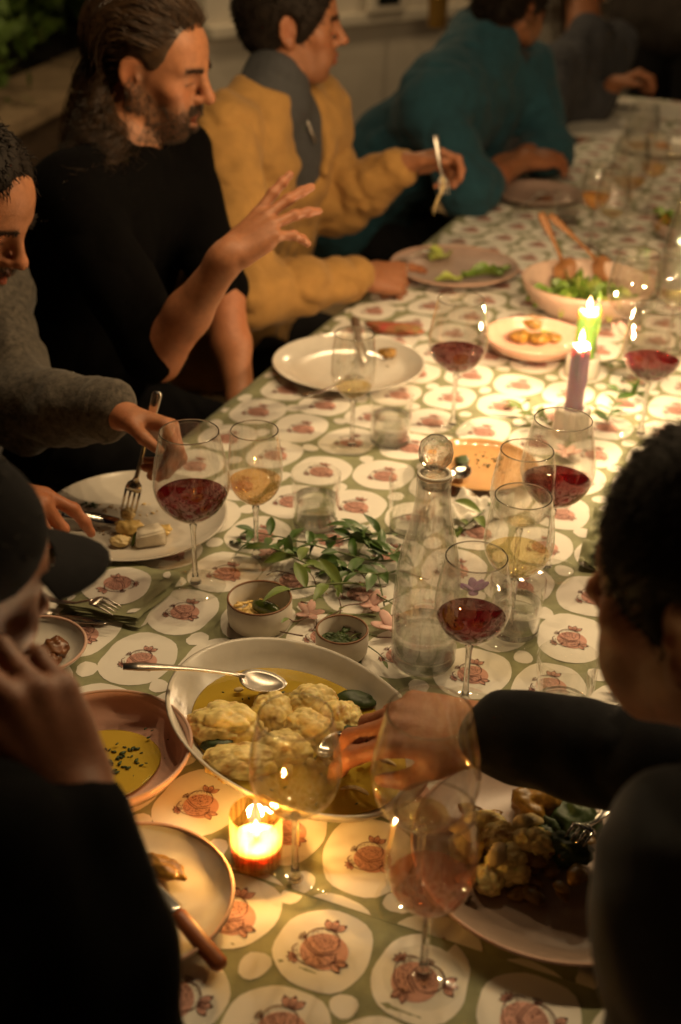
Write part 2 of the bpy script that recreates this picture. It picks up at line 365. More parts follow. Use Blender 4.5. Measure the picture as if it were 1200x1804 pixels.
for k, (q, off, wd, ht, lab) in enumerate([(0.3, 0.9, 0.95, 1.5, 'dark green feathery shrub in the top left corner behind the long haired man'),
                                   (2.2, 1.15, 1.0, 1.7, 'bushy green shrub behind the long haired man\'s head'),
                                   (3.9, 1.1, 0.9, 1.5, 'green shrub behind the ledge, above the yellow jacket')]):
    c = L0 + ld * (q + 1.2) + ln * off
    sh = thing('shrub', lab, 'shrub', (c[0], c[1], 0.52), 'shrubs in the raised bed')
    def cf(r, n, wd=wd, ht=ht, c=c):
        nc = 46; cc = r.normal(size=(nc, 3)); cc /= np.linalg.norm(cc, axis=1)[:, None]; cc *= r.uniform(0.45, 1, nc)[:, None] ** 0.5
        cc = cc * V3(wd, wd, ht * 0.55) + V3(c[0], c[1], 0.52 + ht * 0.5)
        return cc[r.integers(0, nc, n)] + r.normal(size=(n, 3)) * V3(0.11, 0.11, 0.16)
    raw('foliage', *leaf_cloud(5200, cf, 0.11, 20 + k), m_leafdark, sh)
    for j in range(6):
        b = V3(c[0], c[1], 0.5) + rng.normal(size=3) * V3(0.12, 0.12, 0)
        raw('stem', *tube(bez(b, b + V3(0, 0, 0.4), b + rng.normal(size=3) * 0.2 + V3(0, 0, 0.7), b + rng.normal(size=3) * 0.35 + V3(0, 0, ht * 0.9), 8), [0.022 - 0.0022 * i for i in range(8)]), m_stemwood, sh)
# house wall behind the far end: pale render with a ledge and a dark window
WA = at(560, 20, 5.6); WB = at(1010, 20, 6.6)
wd = WB - WA; wd[2] = 0; wd = nrm(wd); wnrm = V3(wd[1], -wd[0], 0)
house = thing('house_wall', 'pale rendered house wall with a white ledge and a small dark window behind the table', 'house wall', (WA[0], WA[1], 0))
wc = WA + wd * 0.9
raw('wall', *box((wc[0] - wnrm[0] * 0.1, wc[1] - wnrm[1] * 0.1, 1.5), (3.0, 0.2, 3.0), (wd, wnrm, V3(0, 0, 1))), m_wall, house, smooth=False)
zt = at(640, 36, 5.7)[2]
raw('ledge_trim', *box((wc[0] + wnrm[0] * 0.02, wc[1] + wnrm[1] * 0.02, zt), (3.0, 0.06, 0.05), (wd, wnrm, V3(0, 0, 1)), 0.008), m_frame, house, smooth=False)
pw = at(678, 0, 5.75)
wf = raw('window', *box((pw[0] + wnrm[0] * 0.012, pw[1] + wnrm[1] * 0.012, zt + 0.33), (0.22, 0.03, 0.6), (wd, wnrm, V3(0, 0, 1)), 0.006), m_frame, house, smooth=False)
raw('pane', *box((pw[0] + wnrm[0] * 0.026, pw[1] + wnrm[1] * 0.026, zt + 0.32), (0.13, 0.012, 0.52), (wd, wnrm, V3(0, 0, 1))), m_darkglass, wf, smooth=False)
pf = at(772, 6, 5.6)
fl = thing('wall_lantern', 'small brassy lantern shape on the pale wall above the teal fleece', 'lantern', (pf[0], pf[1], pf[2] - 0.05))
raw('body', *lathe([(0, -0.1), (0.04, -0.1), (0.045, 0.02), (0.05, 0.03), (0.02, 0.08), (0, 0.1)], 8, pf), M('aged_brass', (0.36, 0.21, 0.05), rough=0.4, metal=0.7), fl, smooth=False)
raw('bracket', *tube([pf + V3(0, 0, 0.06), pf - wnrm * 0.1 + V3(0, 0, 0.09), pf - wnrm * 0.22 + V3(0, 0, 0.05)], 0.008), m_darkwood, fl)
# second pale wall at the far right, and the dark opening between
WC_ = at(1215, 60, 6.2)
V, F = box((WC_[0] + 0.55, WC_[1] + 0.1, 1.4), (1.0, 0.18, 2.8), (nrm(V3(1, -0.2, 0)), nrm(V3(0.2, 1, 0)), V3(0, 0, 1)))
tag(raw('pillar_wall', V, F, m_wall, loc=(WC_[0] + 0.55, WC_[1] + 0.1, 0), smooth=False), 'pale wall end at the top right corner past the far end of the table', 'wall')
# far dark boundary fence: upright boards
fence = thing('fence', 'dark board fence in the shadow beyond the table', 'fence', (1.0, 8.2, 0))
fm = None
for k in range(34):
    if fm is None:
        o = raw('board', *box((0, 0, 1.05), (0.185, 0.025, 2.1), None, 0.004), m_ledge2, fence, smooth=False); fm = o.data
    else: o = bpy.data.objects.new('board', fm); COL.objects.link(o); o.parent = fence
    o.location = (-3.2 + k * 0.2, 0.012 * math.sin(k * 2.3), 0)
for z in (0.4, 1.7): raw('rail', *box((1.1, 8.27, z), (6.9, 0.05, 0.09)), m_ledge2, fence, smooth=False)

# ------------------------------------------------------------------ table
table = thing('dining_table', 'long wooden dining table under the pomegranate cloths', 'table', tb((S0 + S1) / 2, WID / 2, 0))
nb = 6
for k in range(nb):
    w_ = 0.01 + (k + 0.5) * (WID - 0.02) / nb
    raw('tabletop_board', *box(tb((S0 + S1) / 2, w_, 0.722), (S1 - S0 - 0.02, (WID - 0.02) / nb - 0.003, 0.035), (TS, TW, V3(0, 0, 1)), 0.004), m_wood, table, smooth=False)
for s in (S0 + 0.12, (S0 + S1) / 2, S1 - 0.12):
    for w_ in (0.10, WID - 0.10):
        raw('leg', *box(tb(s, w_, 0.352), (0.075, 0.075, 0.70), (TS, TW, V3(0, 0, 1)), 0.008), m_wood, table, smooth=False)

# ------------------------------------------------------------------ pomegranate cloths
m_cgreen = M('sage_green_print', (0.27, 0.275, 0.15), rough=0.85, var=0.22, vs=28, weave=0.25, bs=420, sheen=0.1)
m_cwhite = M('white_cotton', (0.80, 0.755, 0.665), rough=0.85, var=0.05, vs=16, weave=0.25, bs=420, sheen=0.1)
m_cpink = M('terracotta_pink_print', (0.62, 0.335, 0.265), rough=0.85, var=0.10, vs=90, weave=0.2, bs=420)
m_cline = M('dark_brown_ink', (0.095, 0.028, 0.02), rough=0.8, var=0.2, vs=200)
def crease(x, w=0.012): return np.exp(-(x / w) ** 2)
def cloth_h(s, w):
    s = np.asarray(s, float); w = np.asarray(w, float); P = np.stack([s, w, np.zeros_like(s)], -1).reshape(-1, 3)
    h = 0.0011 * fbm(P, 9.0, 3, 3).reshape(s.shape) + 0.0009 * fbm(P * V3(1, 1.8, 1), 22.0, 5, 2).reshape(s.shape)
    for c in (-0.46, 0.09, 0.66, 1.2): h = h + 0.0016 * crease(s - c + 0.01 * np.sin(w * 9))
    h = h + 0.0018 * crease(w - 0.49 + 0.006 * np.sin(s * 7))
    return TZ + 0.0014 + 0.75 * h + 0.0002
NEARUP = 0.0022
def near_h(s, w):
    return cloth_h(s, w) + NEARUP + 0.0012 * crease(s + 1.045 + 0.01 * np.sin(w * 8), 0.006)
def cloth_sheet(s0, s1, hf, ns, nw, drop=0.24, edges=(True, True)):
    svals = list(np.linspace(s0, s1, ns)); wv = list(np.linspace(-0.006, WID + 0.006, nw))
    prof = [(-0.006 - 0.012 * (1 - math.cos(a)), -0.014 * math.sin(a)) for a in (1.5, 1.0, 0.5)]
    V, F = [], []
    cols = [('L', d) for d in np.linspace(drop, 0.02, 7)] + [('T', w) for w in wv] + [('R', d) for d in np.linspace(0.02, drop, 7)]
    for i, s in enumerate(svals):
        for kind, q in cols:
            if kind == 'T': p = tb(s, q, float(hf(np.array(s), np.array(q))))
            else:
                k = q / drop; fold = 0.018 * k * math.sin(s * 21 + 2 * math.sin(s * 5)) + 0.010 + 0.02 * k
                side = -1 if kind == 'L' else 1; w_ = (-0.006 if side < 0 else WID + 0.006) + side * fold
                p = tb(s, w_, TZ - q)
            V.append(p)
    nc = len(cols)
    for i in range(len(svals) - 1):
        for j in range(nc - 1): F.append((i * nc + j, i * nc + j + 1, (i + 1) * nc + j + 1, (i + 1) * nc + j))
    return np.array(V), F
def strip(P, wd):
    P = np.asarray(P, float); T = np.gradient(P, axis=0); T /= np.linalg.norm(T, axis=1)[:, None] + 1e-9
    Nn = np.stack([-T[:, 1], T[:, 0]], 1); m = len(P)
    taper = np.ones(m) if m < 3 else np.concatenate([[0.5], np.ones(m - 2), [0.35]])
    V = np.empty((m * 2, 2)); V[0::2] = P + Nn * (wd / 2 * taper)[:, None]; V[1::2] = P - Nn * (wd / 2 * taper)[:, None]
    return V, [(2 * i, 2 * i + 1, 2 * i + 3, 2 * i + 2) for i in range(m - 1)]
def arc(cx, cy, rx, ry, a0, a1, n, r, jit=0.02):
    t = np.linspace(math.radians(a0), math.radians(a1), n); j = 1 + jit * r.normal(size=n)
    return np.stack([cx + rx * np.cos(t) * j, cy + ry * np.sin(t) * j], 1)
def leafline(x, y, L, ang, wid, n=6):
    t = np.linspace(0, 1, n); d = V3(math.cos(ang), math.sin(ang))[:2] if False else np.array([math.cos(ang), math.sin(ang)]); e = np.array([-d[1], d[0]])
    b = np.sin(np.pi * t) * wid
    c = np.array([x, y]) + np.outer(t * L, d); return np.vstack([c + np.outer(b, e), (c - np.outer(b, e))[::-1]])
def motif(seed):
    """ink lines and pink patches of one pomegranate, up = +y, about 5 cm across"""
    r = np.random.default_rng(seed); lines = []; pats = []
    LW = 0.00105
    def ln(P, w=LW): lines.append(strip(P, w * 0.98))
    # cut half on top, whole fruit below
    ln(arc(-0.001, 0.006, 0.0145, 0.0135, -20, 205, 20, r, 0.012))
    ln(arc(-0.003, -0.010, 0.019, 0.0125, 150, 385, 22, r, 0.012))
    ln(np.array([[-0.0150, 0.002], [-0.008, -0.004], [0.001, -0.008], [0.010, -0.003], [0.0135, 0.001]]))
    ln(np.array([[-0.0155, -0.001], [-0.008, -0.0068], [0.001, -0.0108], [0.011, -0.0058], [0.0155, -0.003]]))
    for k in range(26):                                     # dots in the pith
        a = r.uniform(0.2, 2.95); q = r.uniform(0.72, 0.92); x, y = -0.001 + 0.0145 * q * math.cos(a), 0.006 + 0.0135 * q * math.sin(a)
        ln(np.array([[x, y], [x + 0.0006, y + 0.0004]]), 0.0008)
    for k in range(95):                                     # seeds: short curls
        a = r.uniform(0, 6.28); q = math.sqrt(r.uniform(0, 1)) * 0.72; x, y = -0.001 + 0.0142 * q * math.cos(a), 0.0045 + 0.0122 * q * math.sin(a)
        if y < -0.006 + abs(x) * 0.45: continue
        b = r.uniform(0, 6.28); ln(np.array([[x, y], [x + 0.0009 * math.cos(b), y + 0.0009 * math.sin(b)], [x + 0.0014 * math.cos(b + 0.8), y + 0.0014 * math.sin(b + 0.8)]]), 0.0007)
    for k in range(7):                                      # contour strokes of the whole fruit
        q = 0.95 - k * 0.12
        for a in np.arange(185, 350, 27):
            if r.uniform() < 0.25: continue
            ln(arc(-0.003, -0.0085, 0.0185 * q, 0.0122 * q, a + r.uniform(-8, 8), a + 20, 4, r, 0.02), 0.0007)
    for ang in (46, 86, 124):                               # crown
        Lf = leafline(0.003 + (90 - ang) * 0.00004, 0.0188, 0.0125, math.radians(ang), 0.0034); ln(Lf, 0.0006); pats.append(Lf)
        ln(np.array([Lf[0], (Lf[3] + Lf[8]) / 2]), 0.0006)
    for ang in (150, 172, 195, 128):                        # spikes on the left
        ln(leafline(-0.0145, 0.004, 0.0075, math.radians(ang), 0.0009, 4), 0.0007)
    for ang in (170, 205, 240, 275):                        # star at the lower left
        Lf = leafline(-0.016, -0.017, 0.0085, math.radians(ang), 0.0018, 4); ln(Lf, 0.0006); pats.append(Lf)
    for ang, Lg in ((2, 0.0145), (-44, 0.0135)):          # leaves on the right
        Lf = leafline(0.0135, -0.0125, Lg, math.radians(ang), 0.0036); ln(Lf, 0.0006); pats.append(Lf)
        ln(np.array([Lf[0], Lf[4]]), 0.0006)
    t = np.linspace(0, 2 * np.pi, 26)[:-1]
    pats.append(np.stack([0.0040 + 0.0205 * np.cos(t), -0.0045 + 0.0195 * np.sin(t)], 1))
    return lines, pats
MOT = [motif(k) for k in range(3)]
def blob_poly(c, aw, as_, n, r, N=30, jit=0.03):
    t = np.linspace(0, 2 * np.pi, N, endpoint=False); k = r.integers(2, 5); ph = r.uniform(0, 6.28, 3)
    q = 1 + jit * np.sin(2 * t + ph[0]) + jit * 0.8 * np.sin(3 * t + ph[1]) + jit * 0.45 * np.sin(7 * t + ph[2])
    rad = (np.abs(np.cos(t) / aw) ** n + np.abs(np.sin(t) / as_) ** n) ** (-1 / n) * q
    return np.stack([c[0] + rad * np.cos(t), c[1] + rad * np.sin(t)], 1)        # columns: w, s
class Print:
    def __init__(s): s.V = {'w': [], 'p': [], 'l': []}; s.F = {'w': [], 'p': [], 'l': []}; s.n = {'w': 0, 'p': 0, 'l': 0}
    def add(s, k, V, F): s.V[k].append(V); s.F[k] += [tuple(i + s.n[k] for i in f) for f in F]; s.n[k] += len(V)
    def fan(s, k, poly, rings=3):
        c = poly.mean(0); N = len(poly); V = [c[None]] + [c + (poly - c) * q for q in np.linspace(0, 1, rings + 1)[1:]]
        V = np.vstack(V); F = [(0, 1 + j, 1 + (j + 1) % N) for j in range(N)]
        for g in range(rings - 1):
            a, b = 1 + g * N, 1 + (g + 1) * N
            F += [(a + j, b + j, b + (j + 1) % N, a + (j + 1) % N) for j in range(N)]
        s.add(k, V, F)
    def mot(s, c, ang, sc, seed, lines=True):
        ls, ps = MOT[seed % 3]; A = np.array([[math.cos(ang), math.sin(ang)], [-math.sin(ang), math.cos(ang)]]) * sc
        for P in ps: s.fan('p', P @ A + c, 2 if len(P) > 20 else 1)
        if lines:
            for V, F in ls: s.add('l', V @ A + c, F)
    def clip(s, f):
        for k in s.V:
            V = np.vstack(s.V[k]) if s.V[k] else np.zeros((0, 2)); ok = f(V)
            s.F[k] = [q for q in s.F[k] if all(ok[i] for i in q)]; s.V[k] = [V]
    def build(s, hf, parent, world=None):
        for k, nm, m, dz in (('w', 'printed_patches', m_cwhite, 0.0005), ('p', 'printed_pink_shapes', m_cpink, 0.0009), ('l', 'printed_ink_lines', m_cline, 0.0013)):
            if not s.F[k]: continue
            V = np.vstack(s.V[k]); h = hf(V[:, 1], V[:, 0]) + dz
            W = ORG + np.outer(V[:, 1], TS) + np.outer(V[:, 0], TW); W[:, 2] = h
            W = W if world is None else world(V, dz)
            o = raw(nm, W, s.F[k], m, parent); o['kind'] = 'stuff'
def table_print(pr, srange, wphase, sphase, stag, rot, seed, DW=0.0975, DS=0.1145, AW=0.0458, AS=0.0540, msc=0.95, turn=False):
    r = np.random.default_rng(seed)
    for j in range(-6, 7):
        w = wphase + j * DW
        if w < -0.05 or w > WID + 0.05: continue
        k0 = int((srange[0] - sphase) / DS) - 2; k1 = int((srange[1] - sphase) / DS) + 2
        for k in range(k0, k1):
            s = sphase + k * DS + stag.get(j, 0)
            if s < srange[0] - 0.06 or s > srange[1] + 0.06: continue
            c = np.array([w + r.normal() * 0.002, s + r.normal() * 0.002])
            pr.fan('w', blob_poly(c, AW + r.normal() * 0.001, AS + r.normal() * 0.0012, 2.35, r), 4)
            pr.mot(c + r.normal(size=2) * 0.002, (rot if not turn or r.uniform() < 0.5 else 0.1) + r.normal() * 0.05, msc, int(r.integers(0, 3)), True)
            st2 = (stag.get(j, 0) + stag.get(j + 1, 0)) / 2 + sphase + k * DS
            if r.uniform() < 0.93:
                pr.fan('w', blob_poly(np.array([w + DW / 2 + r.normal() * 0.002, st2 + DS / 2 + r.normal() * 0.003]), 0.0128 * r.uniform(0.8, 1.15), 0.0148 * r.uniform(0.8, 1.15), 2.2, r, 14, 0.07), 1)
cloth = tag(raw('tablecloth', *cloth_sheet(S0 + 0.02, S1 + 0.01, cloth_h, 190, 48), m_cgreen, loc=tb((S0 + S1) / 2, WID / 2)), 'long sage green tablecloth printed with white ovals and pink pomegranates', 'tablecloth', 'pomegranate tablecloths')
pr = Print(); table_print(pr, (SEAM - 0.02, S1), 0.4525, -0.8735, {-2: -0.028, -4: 0.02, -3: -0.01, 1: 0.0, 3: 0.012}, 0.12, 3)
pr.clip(lambda V: (V[:, 0] > 0.0) & (V[:, 0] < WID) & (V[:, 1] > SEAM - 0.03) & (V[:, 1] < S1)); pr.build(cloth_h, cloth)
cloth2 = tag(raw('tablecloth', *cloth_sheet(S0 - 0.03, SEAM, near_h, 60, 48, 0.22), m_cgreen, loc=tb(S0 + 0.2, WID / 2)), 'nearer pomegranate tablecloth whose hem overlaps the long cloth beside the glowing votive', 'tablecloth', 'pomegranate tablecloths')
pr = Print(); table_print(pr, (S0, SEAM), 0.650, -1.0, {}, -1.35, 11, 0.099, 0.103, 0.0465, 0.0488, 1.12, True)
pr.clip(lambda V: (V[:, 0] > 0.0) & (V[:, 0] < WID) & (V[:, 1] > S0 - 0.02) & (V[:, 1] < SEAM - 0.0015)); pr.build(near_h, cloth2)
hem = raw('hem', *tube([tb(SEAM - 0.0005, w, float(near_h(np.array(SEAM), np.array(w))) - 0.0006) for w in np.linspace(0, WID, 60)], 0.0011, 6), m_cgreen, cloth2)

# ------------------------------------------------------------------ glassware
GZ = 0.7532
def wine_glass(u, v, label, kind='red', level=None, liq=None, base=None, tilt=0, group='stemmed wine glasses', name='wine_glass', sc=1.0):
    c = on(u, v, GZ); c[2] = GZ
    t = thing(name, label, 'wine glass', c, group)
    if kind == 'red': ft, sh, pr_ = 0.042, 0.100, [(0.0045, 0.100), (0.012, 0.104), (0.030, 0.1145), (0.044, 0.131), (0.0508, 0.152), (0.0512, 0.166), (0.0480, 0.190), (0.0430, 0.213), (0.0388, 0.234)]
    elif kind == 'white': ft, sh, pr_ = 0.036, 0.088, [(0.0042, 0.088), (0.010, 0.091), (0.024, 0.101), (0.0345, 0.117), (0.0385, 0.137), (0.0380, 0.156), (0.0352, 0.180), (0.0325, 0.203)]
    else: ft, sh, pr_ = 0.037, 0.092, [(0.0042, 0.092), (0.012, 0.096), (0.030, 0.108), (0.0415, 0.126), (0.0445, 0.143), (0.0430, 0.165), (0.0390, 0.188), (0.0350, 0.208)]
    pr_ = [(r * sc, z) for r, z in pr_]; ft *= sc
    zz = np.linspace(pr_[0][1], pr_[-1][1], 26); rr = np.interp(zz, [p[1] for p in pr_], [p[0] for p in pr_])
    for _ in range(2): rr[1:-1] = (rr[:-2] + 2 * rr[1:-1] + rr[2:]) / 4
    th = 0.0009
    outer = [(0, sh - 0.001)] + list(zip(rr, zz)); inner = [(max(r - th, 0.0004), z) for r, z in zip(rr, zz)][::-1]
    inner = [(r, z) for r, z in inner if z > sh + 0.004] + [(0, sh + 0.004)]
    raw('bowl', *lathe(outer + [(rr[-1] - th * 0.5, zz[-1] + 0.0006)] + inner, 56, c), m_glass, t)
    raw('lip', *tube([c + V3((rr[-1] - th * 0.5) * math.cos(a), (rr[-1] - th * 0.5) * math.sin(a), zz[-1] + 0.0004) for a in np.linspace(0, 2 * math.pi, 57)], 0.0008, 6, caps=False), m_stem, t)
    raw('stem', *lathe([(0, 0.006), (0.0085, 0.0062), (0.0050, 0.013), (0.0037, 0.024), (0.0034, sh * 0.6), (0.0038, sh - 0.012), (0.0052, sh - 0.004), (0.0044, sh - 0.0012), (0, sh - 0.0012)], 18, c), m_stem, t)
    raw('foot', *lathe([(0, 0), (ft - 0.001, 0), (ft, 0.0008), (ft - 0.0008, 0.0016), (ft * 0.5, 0.0032), (0.010, 0.0056), (0, 0.0056)], 56, c), m_tumb, t)
    if level and liq:
        k = zz <= level; rz = [(max(r - th - 0.0004, 0.0005), z) for r, z in zip(rr[k], zz[k]) if z > sh + 0.0055]
        rl = float(np.interp(level, zz, rr)) - th - 0.0004
        raw('wine', *lathe([(0, sh + 0.005)] + rz + [(rl, level), (rl * 0.97, level + 0.0004), (0, level + 0.0002)], 48, c), liq, t)
    return t
def tumbler(u, v, label, level=0.035, r=0.037, h=0.088, grp='glass tumblers', name='tumbler'):
    c = on(u, v, GZ); c[2] = GZ; t = thing(name, label, 'tumbler', c, grp); b = r * 0.90; th = 0.0017
    raw('glass_wall', *lathe([(b - 0.001, 0.0105), (b + (r - b) * 0.12, 0.0105), (r, h - 0.001), (r - th * 0.5, h), (r - th, h - 0.001), (b - th, 0.0115), (b - th - 0.002, 0.0105)], 48, c), m_tumb, t)
    raw('glass_base', *lathe([(0, 0.0), (b - 0.003, 0.0), (b, 0.002), (b, 0.0100), (b - 0.004, 0.0105), (0, 0.0100)], 48, c), m_thick, t)
    if level:
        rl = b + (r - b) * level / h - th - 0.0004
        raw('water', *lathe([(0, 0.0120), (b - th - 0.001, 0.0120), (rl, level), (rl - 0.0015, level + 0.0), (0, level - 0.0004)], 40, c), m_water, t)
    return t
wine_glass(345, 1032, 'tall glass of dark red wine in front of the cheese plate', 'red', 0.143, m_red)
wine_glass(452, 985, 'slim glass with a little amber wine beside the large red wine glass', 'white', 0.128, m_amber)
wine_glass(620, 788, 'nearly empty slim wine glass standing before the white plate with a fork', 'white', 0.112, m_white)
wine_glass(797, 752, 'red wine glass standing in the open between the white plate and the rosy food bowl', 'red', 0.142, m_red)
wine_glass(962, 1003, 'red wine glass standing over the purple candle\'s holder, right of the ochre plate', 'red', 0.143, m_red)
wine_glass(897, 1122, 'white wine glass just right of the stoppered water bottle', 'mid', 0.128, m_white)
wine_glass(905, 1030, 'empty slim glass behind the white wine glass, over the ochre plate\'s edge', 'mid', 0.101, m_white)
wine_glass(818, 1243, 'red wine glass standing in front of the water bottle by the reaching hand', 'mid', 0.128, m_red)
wine_glass(745, 1722, 'pale rosé wine glass alone on the nearer cloth at the bottom', 'white', 0.122, m_rose, sc=1.05)
wine_glass(520, 1555, 'blurred white wine glass beside the votive, over the cauliflower platter', 'mid', 0.127, m_white)
wine_glass(735, 1590, 'blurred empty wine glass between the votive and the taupe plate', 'red', 0.113, m_white)
wine_glass(1128, 768, 'red wine glass at the right edge beside the candles', 'red', 0.142, m_red)
wine_glass(1098, 650, 'empty large wine glass behind the red wine at the right edge', 'red', None, None)
wine_glass(1175, 620, 'glass with a little white wine cut off by the right edge', 'mid', 0.118, m_white)
wine_glass(1040, 432, 'glass of golden drink by the far plate of the teal fleece', 'white', 0.128, m_beer)
wine_glass(1098, 405, 'tall glittering wine glass in the far group at the end of the table', 'red', 0.13, m_amber)
wine_glass(1118, 330, 'farthest sparkling wine glass before the white paper', 'red', 0.125, m_amber)
wine_glass(1068, 452, 'empty glinting wine glass between the salad bowl and the golden drink', 'mid', 0.11, m_white)
wine_glass(1142, 372, 'half empty amber wine glass nearest the right edge in the far group', 'white', 0.125, m_amber)
tumbler(556, 925, 'water tumbler between the amber wine and the leafy sprig', 0.048)
tumbler(687, 778, 'water tumbler beside the slim glass and the white plate', 0.05)
tumbler(905, 1110, 'water tumbler standing behind the white wine glass stem', 0.045, 0.036, 0.08)
tumbler(988, 1262, 'nearly empty tumbler just above the reaching dark sleeve', 0.022, 0.036)
tumbler(725, 935, 'empty tumbler half hidden behind the bottle neck', None)
tumbler(997, 392, 'dark water tumbler beside the far plate', 0.03)
# bottles
m_bwater = glassM('bottle_water', tint=(0.95, 0.955, 0.95), ior=1.33, refr=0.6, boost=1.5)
def bottle(u, v, label, lvl, green=False):
    c = on(u, v, GZ); c[2] = GZ; t = thing('water_bottle', label, 'bottle', c, 'glass water bottles')
    pr_ = [(0.040, 0.014), (0.0415, 0.03), (0.041, 0.10), (0.039, 0.135), (0.034, 0.165), (0.027, 0.195), (0.0218, 0.222), (0.0200, 0.245), (0.0205, 0.252), (0.0205, 0.262)]
    zz = np.linspace(0.012, 0.262, 34); rr = np.interp(zz, [p[1] for p in pr_], [p[0] for p in pr_])
    for _ in range(2): rr[1:-1] = (rr[:-2] + 2 * rr[1:-1] + rr[2:]) / 4
    raw('glass_wall', *lathe(list(zip(rr, zz)) + [(rr[-1] - 0.001, 0.263)] + [(r - 0.0022, z) for r, z in zip(rr, zz)][::-1], 56, c), m_bottle, t)
    raw('glass_base', *lathe([(0, 0.003), (0.030, 0.0), (0.038, 0.002), (0.0405, 0.010), (0.039, 0.0125), (0.02, 0.011), (0, 0.014)], 48, c), m_thick, t)
    if lvl:
        k = zz < lvl; raw('water', *lathe([(0, 0.0155)] + [(r - 0.0028, z) for r, z in zip(rr[k], zz[k]) if z > 0.015] + [(float(np.interp(lvl, zz, rr)) - 0.003, lvl), (0, lvl)], 48, c), m_bwater, t)
    st = raw('stopper', *lathe([(0, 0.248), (0.0155, 0.25), (0.0165, 0.266), (0.009, 0.270), (0.013, 0.276), (0.0195, 0.285), (0.0205, 0.295), (0.018, 0.306), (0.010, 0.313), (0, 0.315)], 32, c), m_thick, t)
    raw('seal', *lathe([(0.0167, 0.2632), (0.0205, 0.2642), (0.0205, 0.2675), (0.0167, 0.268)], 28, c, True), m_waxw, t)
    return t
bottle(745, 1165, 'clear stoppered water bottle in the middle of the table beside the sprig', 0.055)
bottle(1186, 530, 'clear bottle at the right edge beyond the salad bowl', 0.09)

# ------------------------------------------------------------------ plates and bowls
def plate(u, v, R, label, mat, kind='plate', h=0.022, deep=False, name=None, cat=None, rim=None, z=GZ, wob=0.0, el=None, seed=0):
    c = on(u, v, z + h * 0.8); c[2] = z
    t = thing(name or ('bowl' if deep else 'plate'), label, cat or ('bowl' if deep else 'plate'), c)
    if deep: P = [(0, 0.004), (R * 0.45, 0.0), (R * 0.55, 0.001), (R * 0.86, h * 0.42), (R * 0.97, h * 0.82), (R, h), (R - 0.0025, h + 0.0012), (R - 0.005, h), (R * 0.93, h * 0.80), (R * 0.80, h * 0.36), (R * 0.56, 0.0075), (R * 0.3, 0.0065), (0, 0.0065)]
    else: P = [(0, 0.003), (R * 0.5, 0.0), (R * 0.58, 0.0), (R * 0.80, h * 0.36), (R * 0.96, h * 0.86), (R, h), (R - 0.0018, h + 0.0012), (R - 0.0045, h * 0.98), (R * 0.92, h * 0.80), (R * 0.80, h * 0.46), (R * 0.70, 0.0072), (R * 0.55, 0.0056), (0, 0.0056)]
    V, F = lathe(P, 72, (0, 0, 0))
    if wob or el is not None:
        a = np.arctan2(V[:, 1], V[:, 0]); q = 1 + wob * np.sin(2 * a + seed) + wob * 0.6 * np.sin(3 * a + 2 * seed)
        V[:, 0] *= q; V[:, 1] *= q; V[:, 2] *= 1 + 3 * wob * np.sin(2 * a + 1 + seed)
    raw('dish', V + c, F, mat, t)
    if rim is not None:
        ring = [((R - 0.0024) * math.cos(a), (R - 0.0024) * math.sin(a), h + 0.0004) for a in np.linspace(0, 2 * math.pi, 73)]
        ring = np.array(ring)
        if wob:
            a = np.arctan2(ring[:, 1], ring[:, 0]); q = 1 + wob * np.sin(2 * a + seed) + wob * 0.6 * np.sin(3 * a + 2 * seed); ring[:, :2] *= q[:, None]; ring[:, 2] *= 1 + 3 * wob * np.sin(2 * a + 1 + seed)
        raw('bare_rim', *tube(ring + c, 0.0021, 6, caps=False), rim, t)
    return t, c
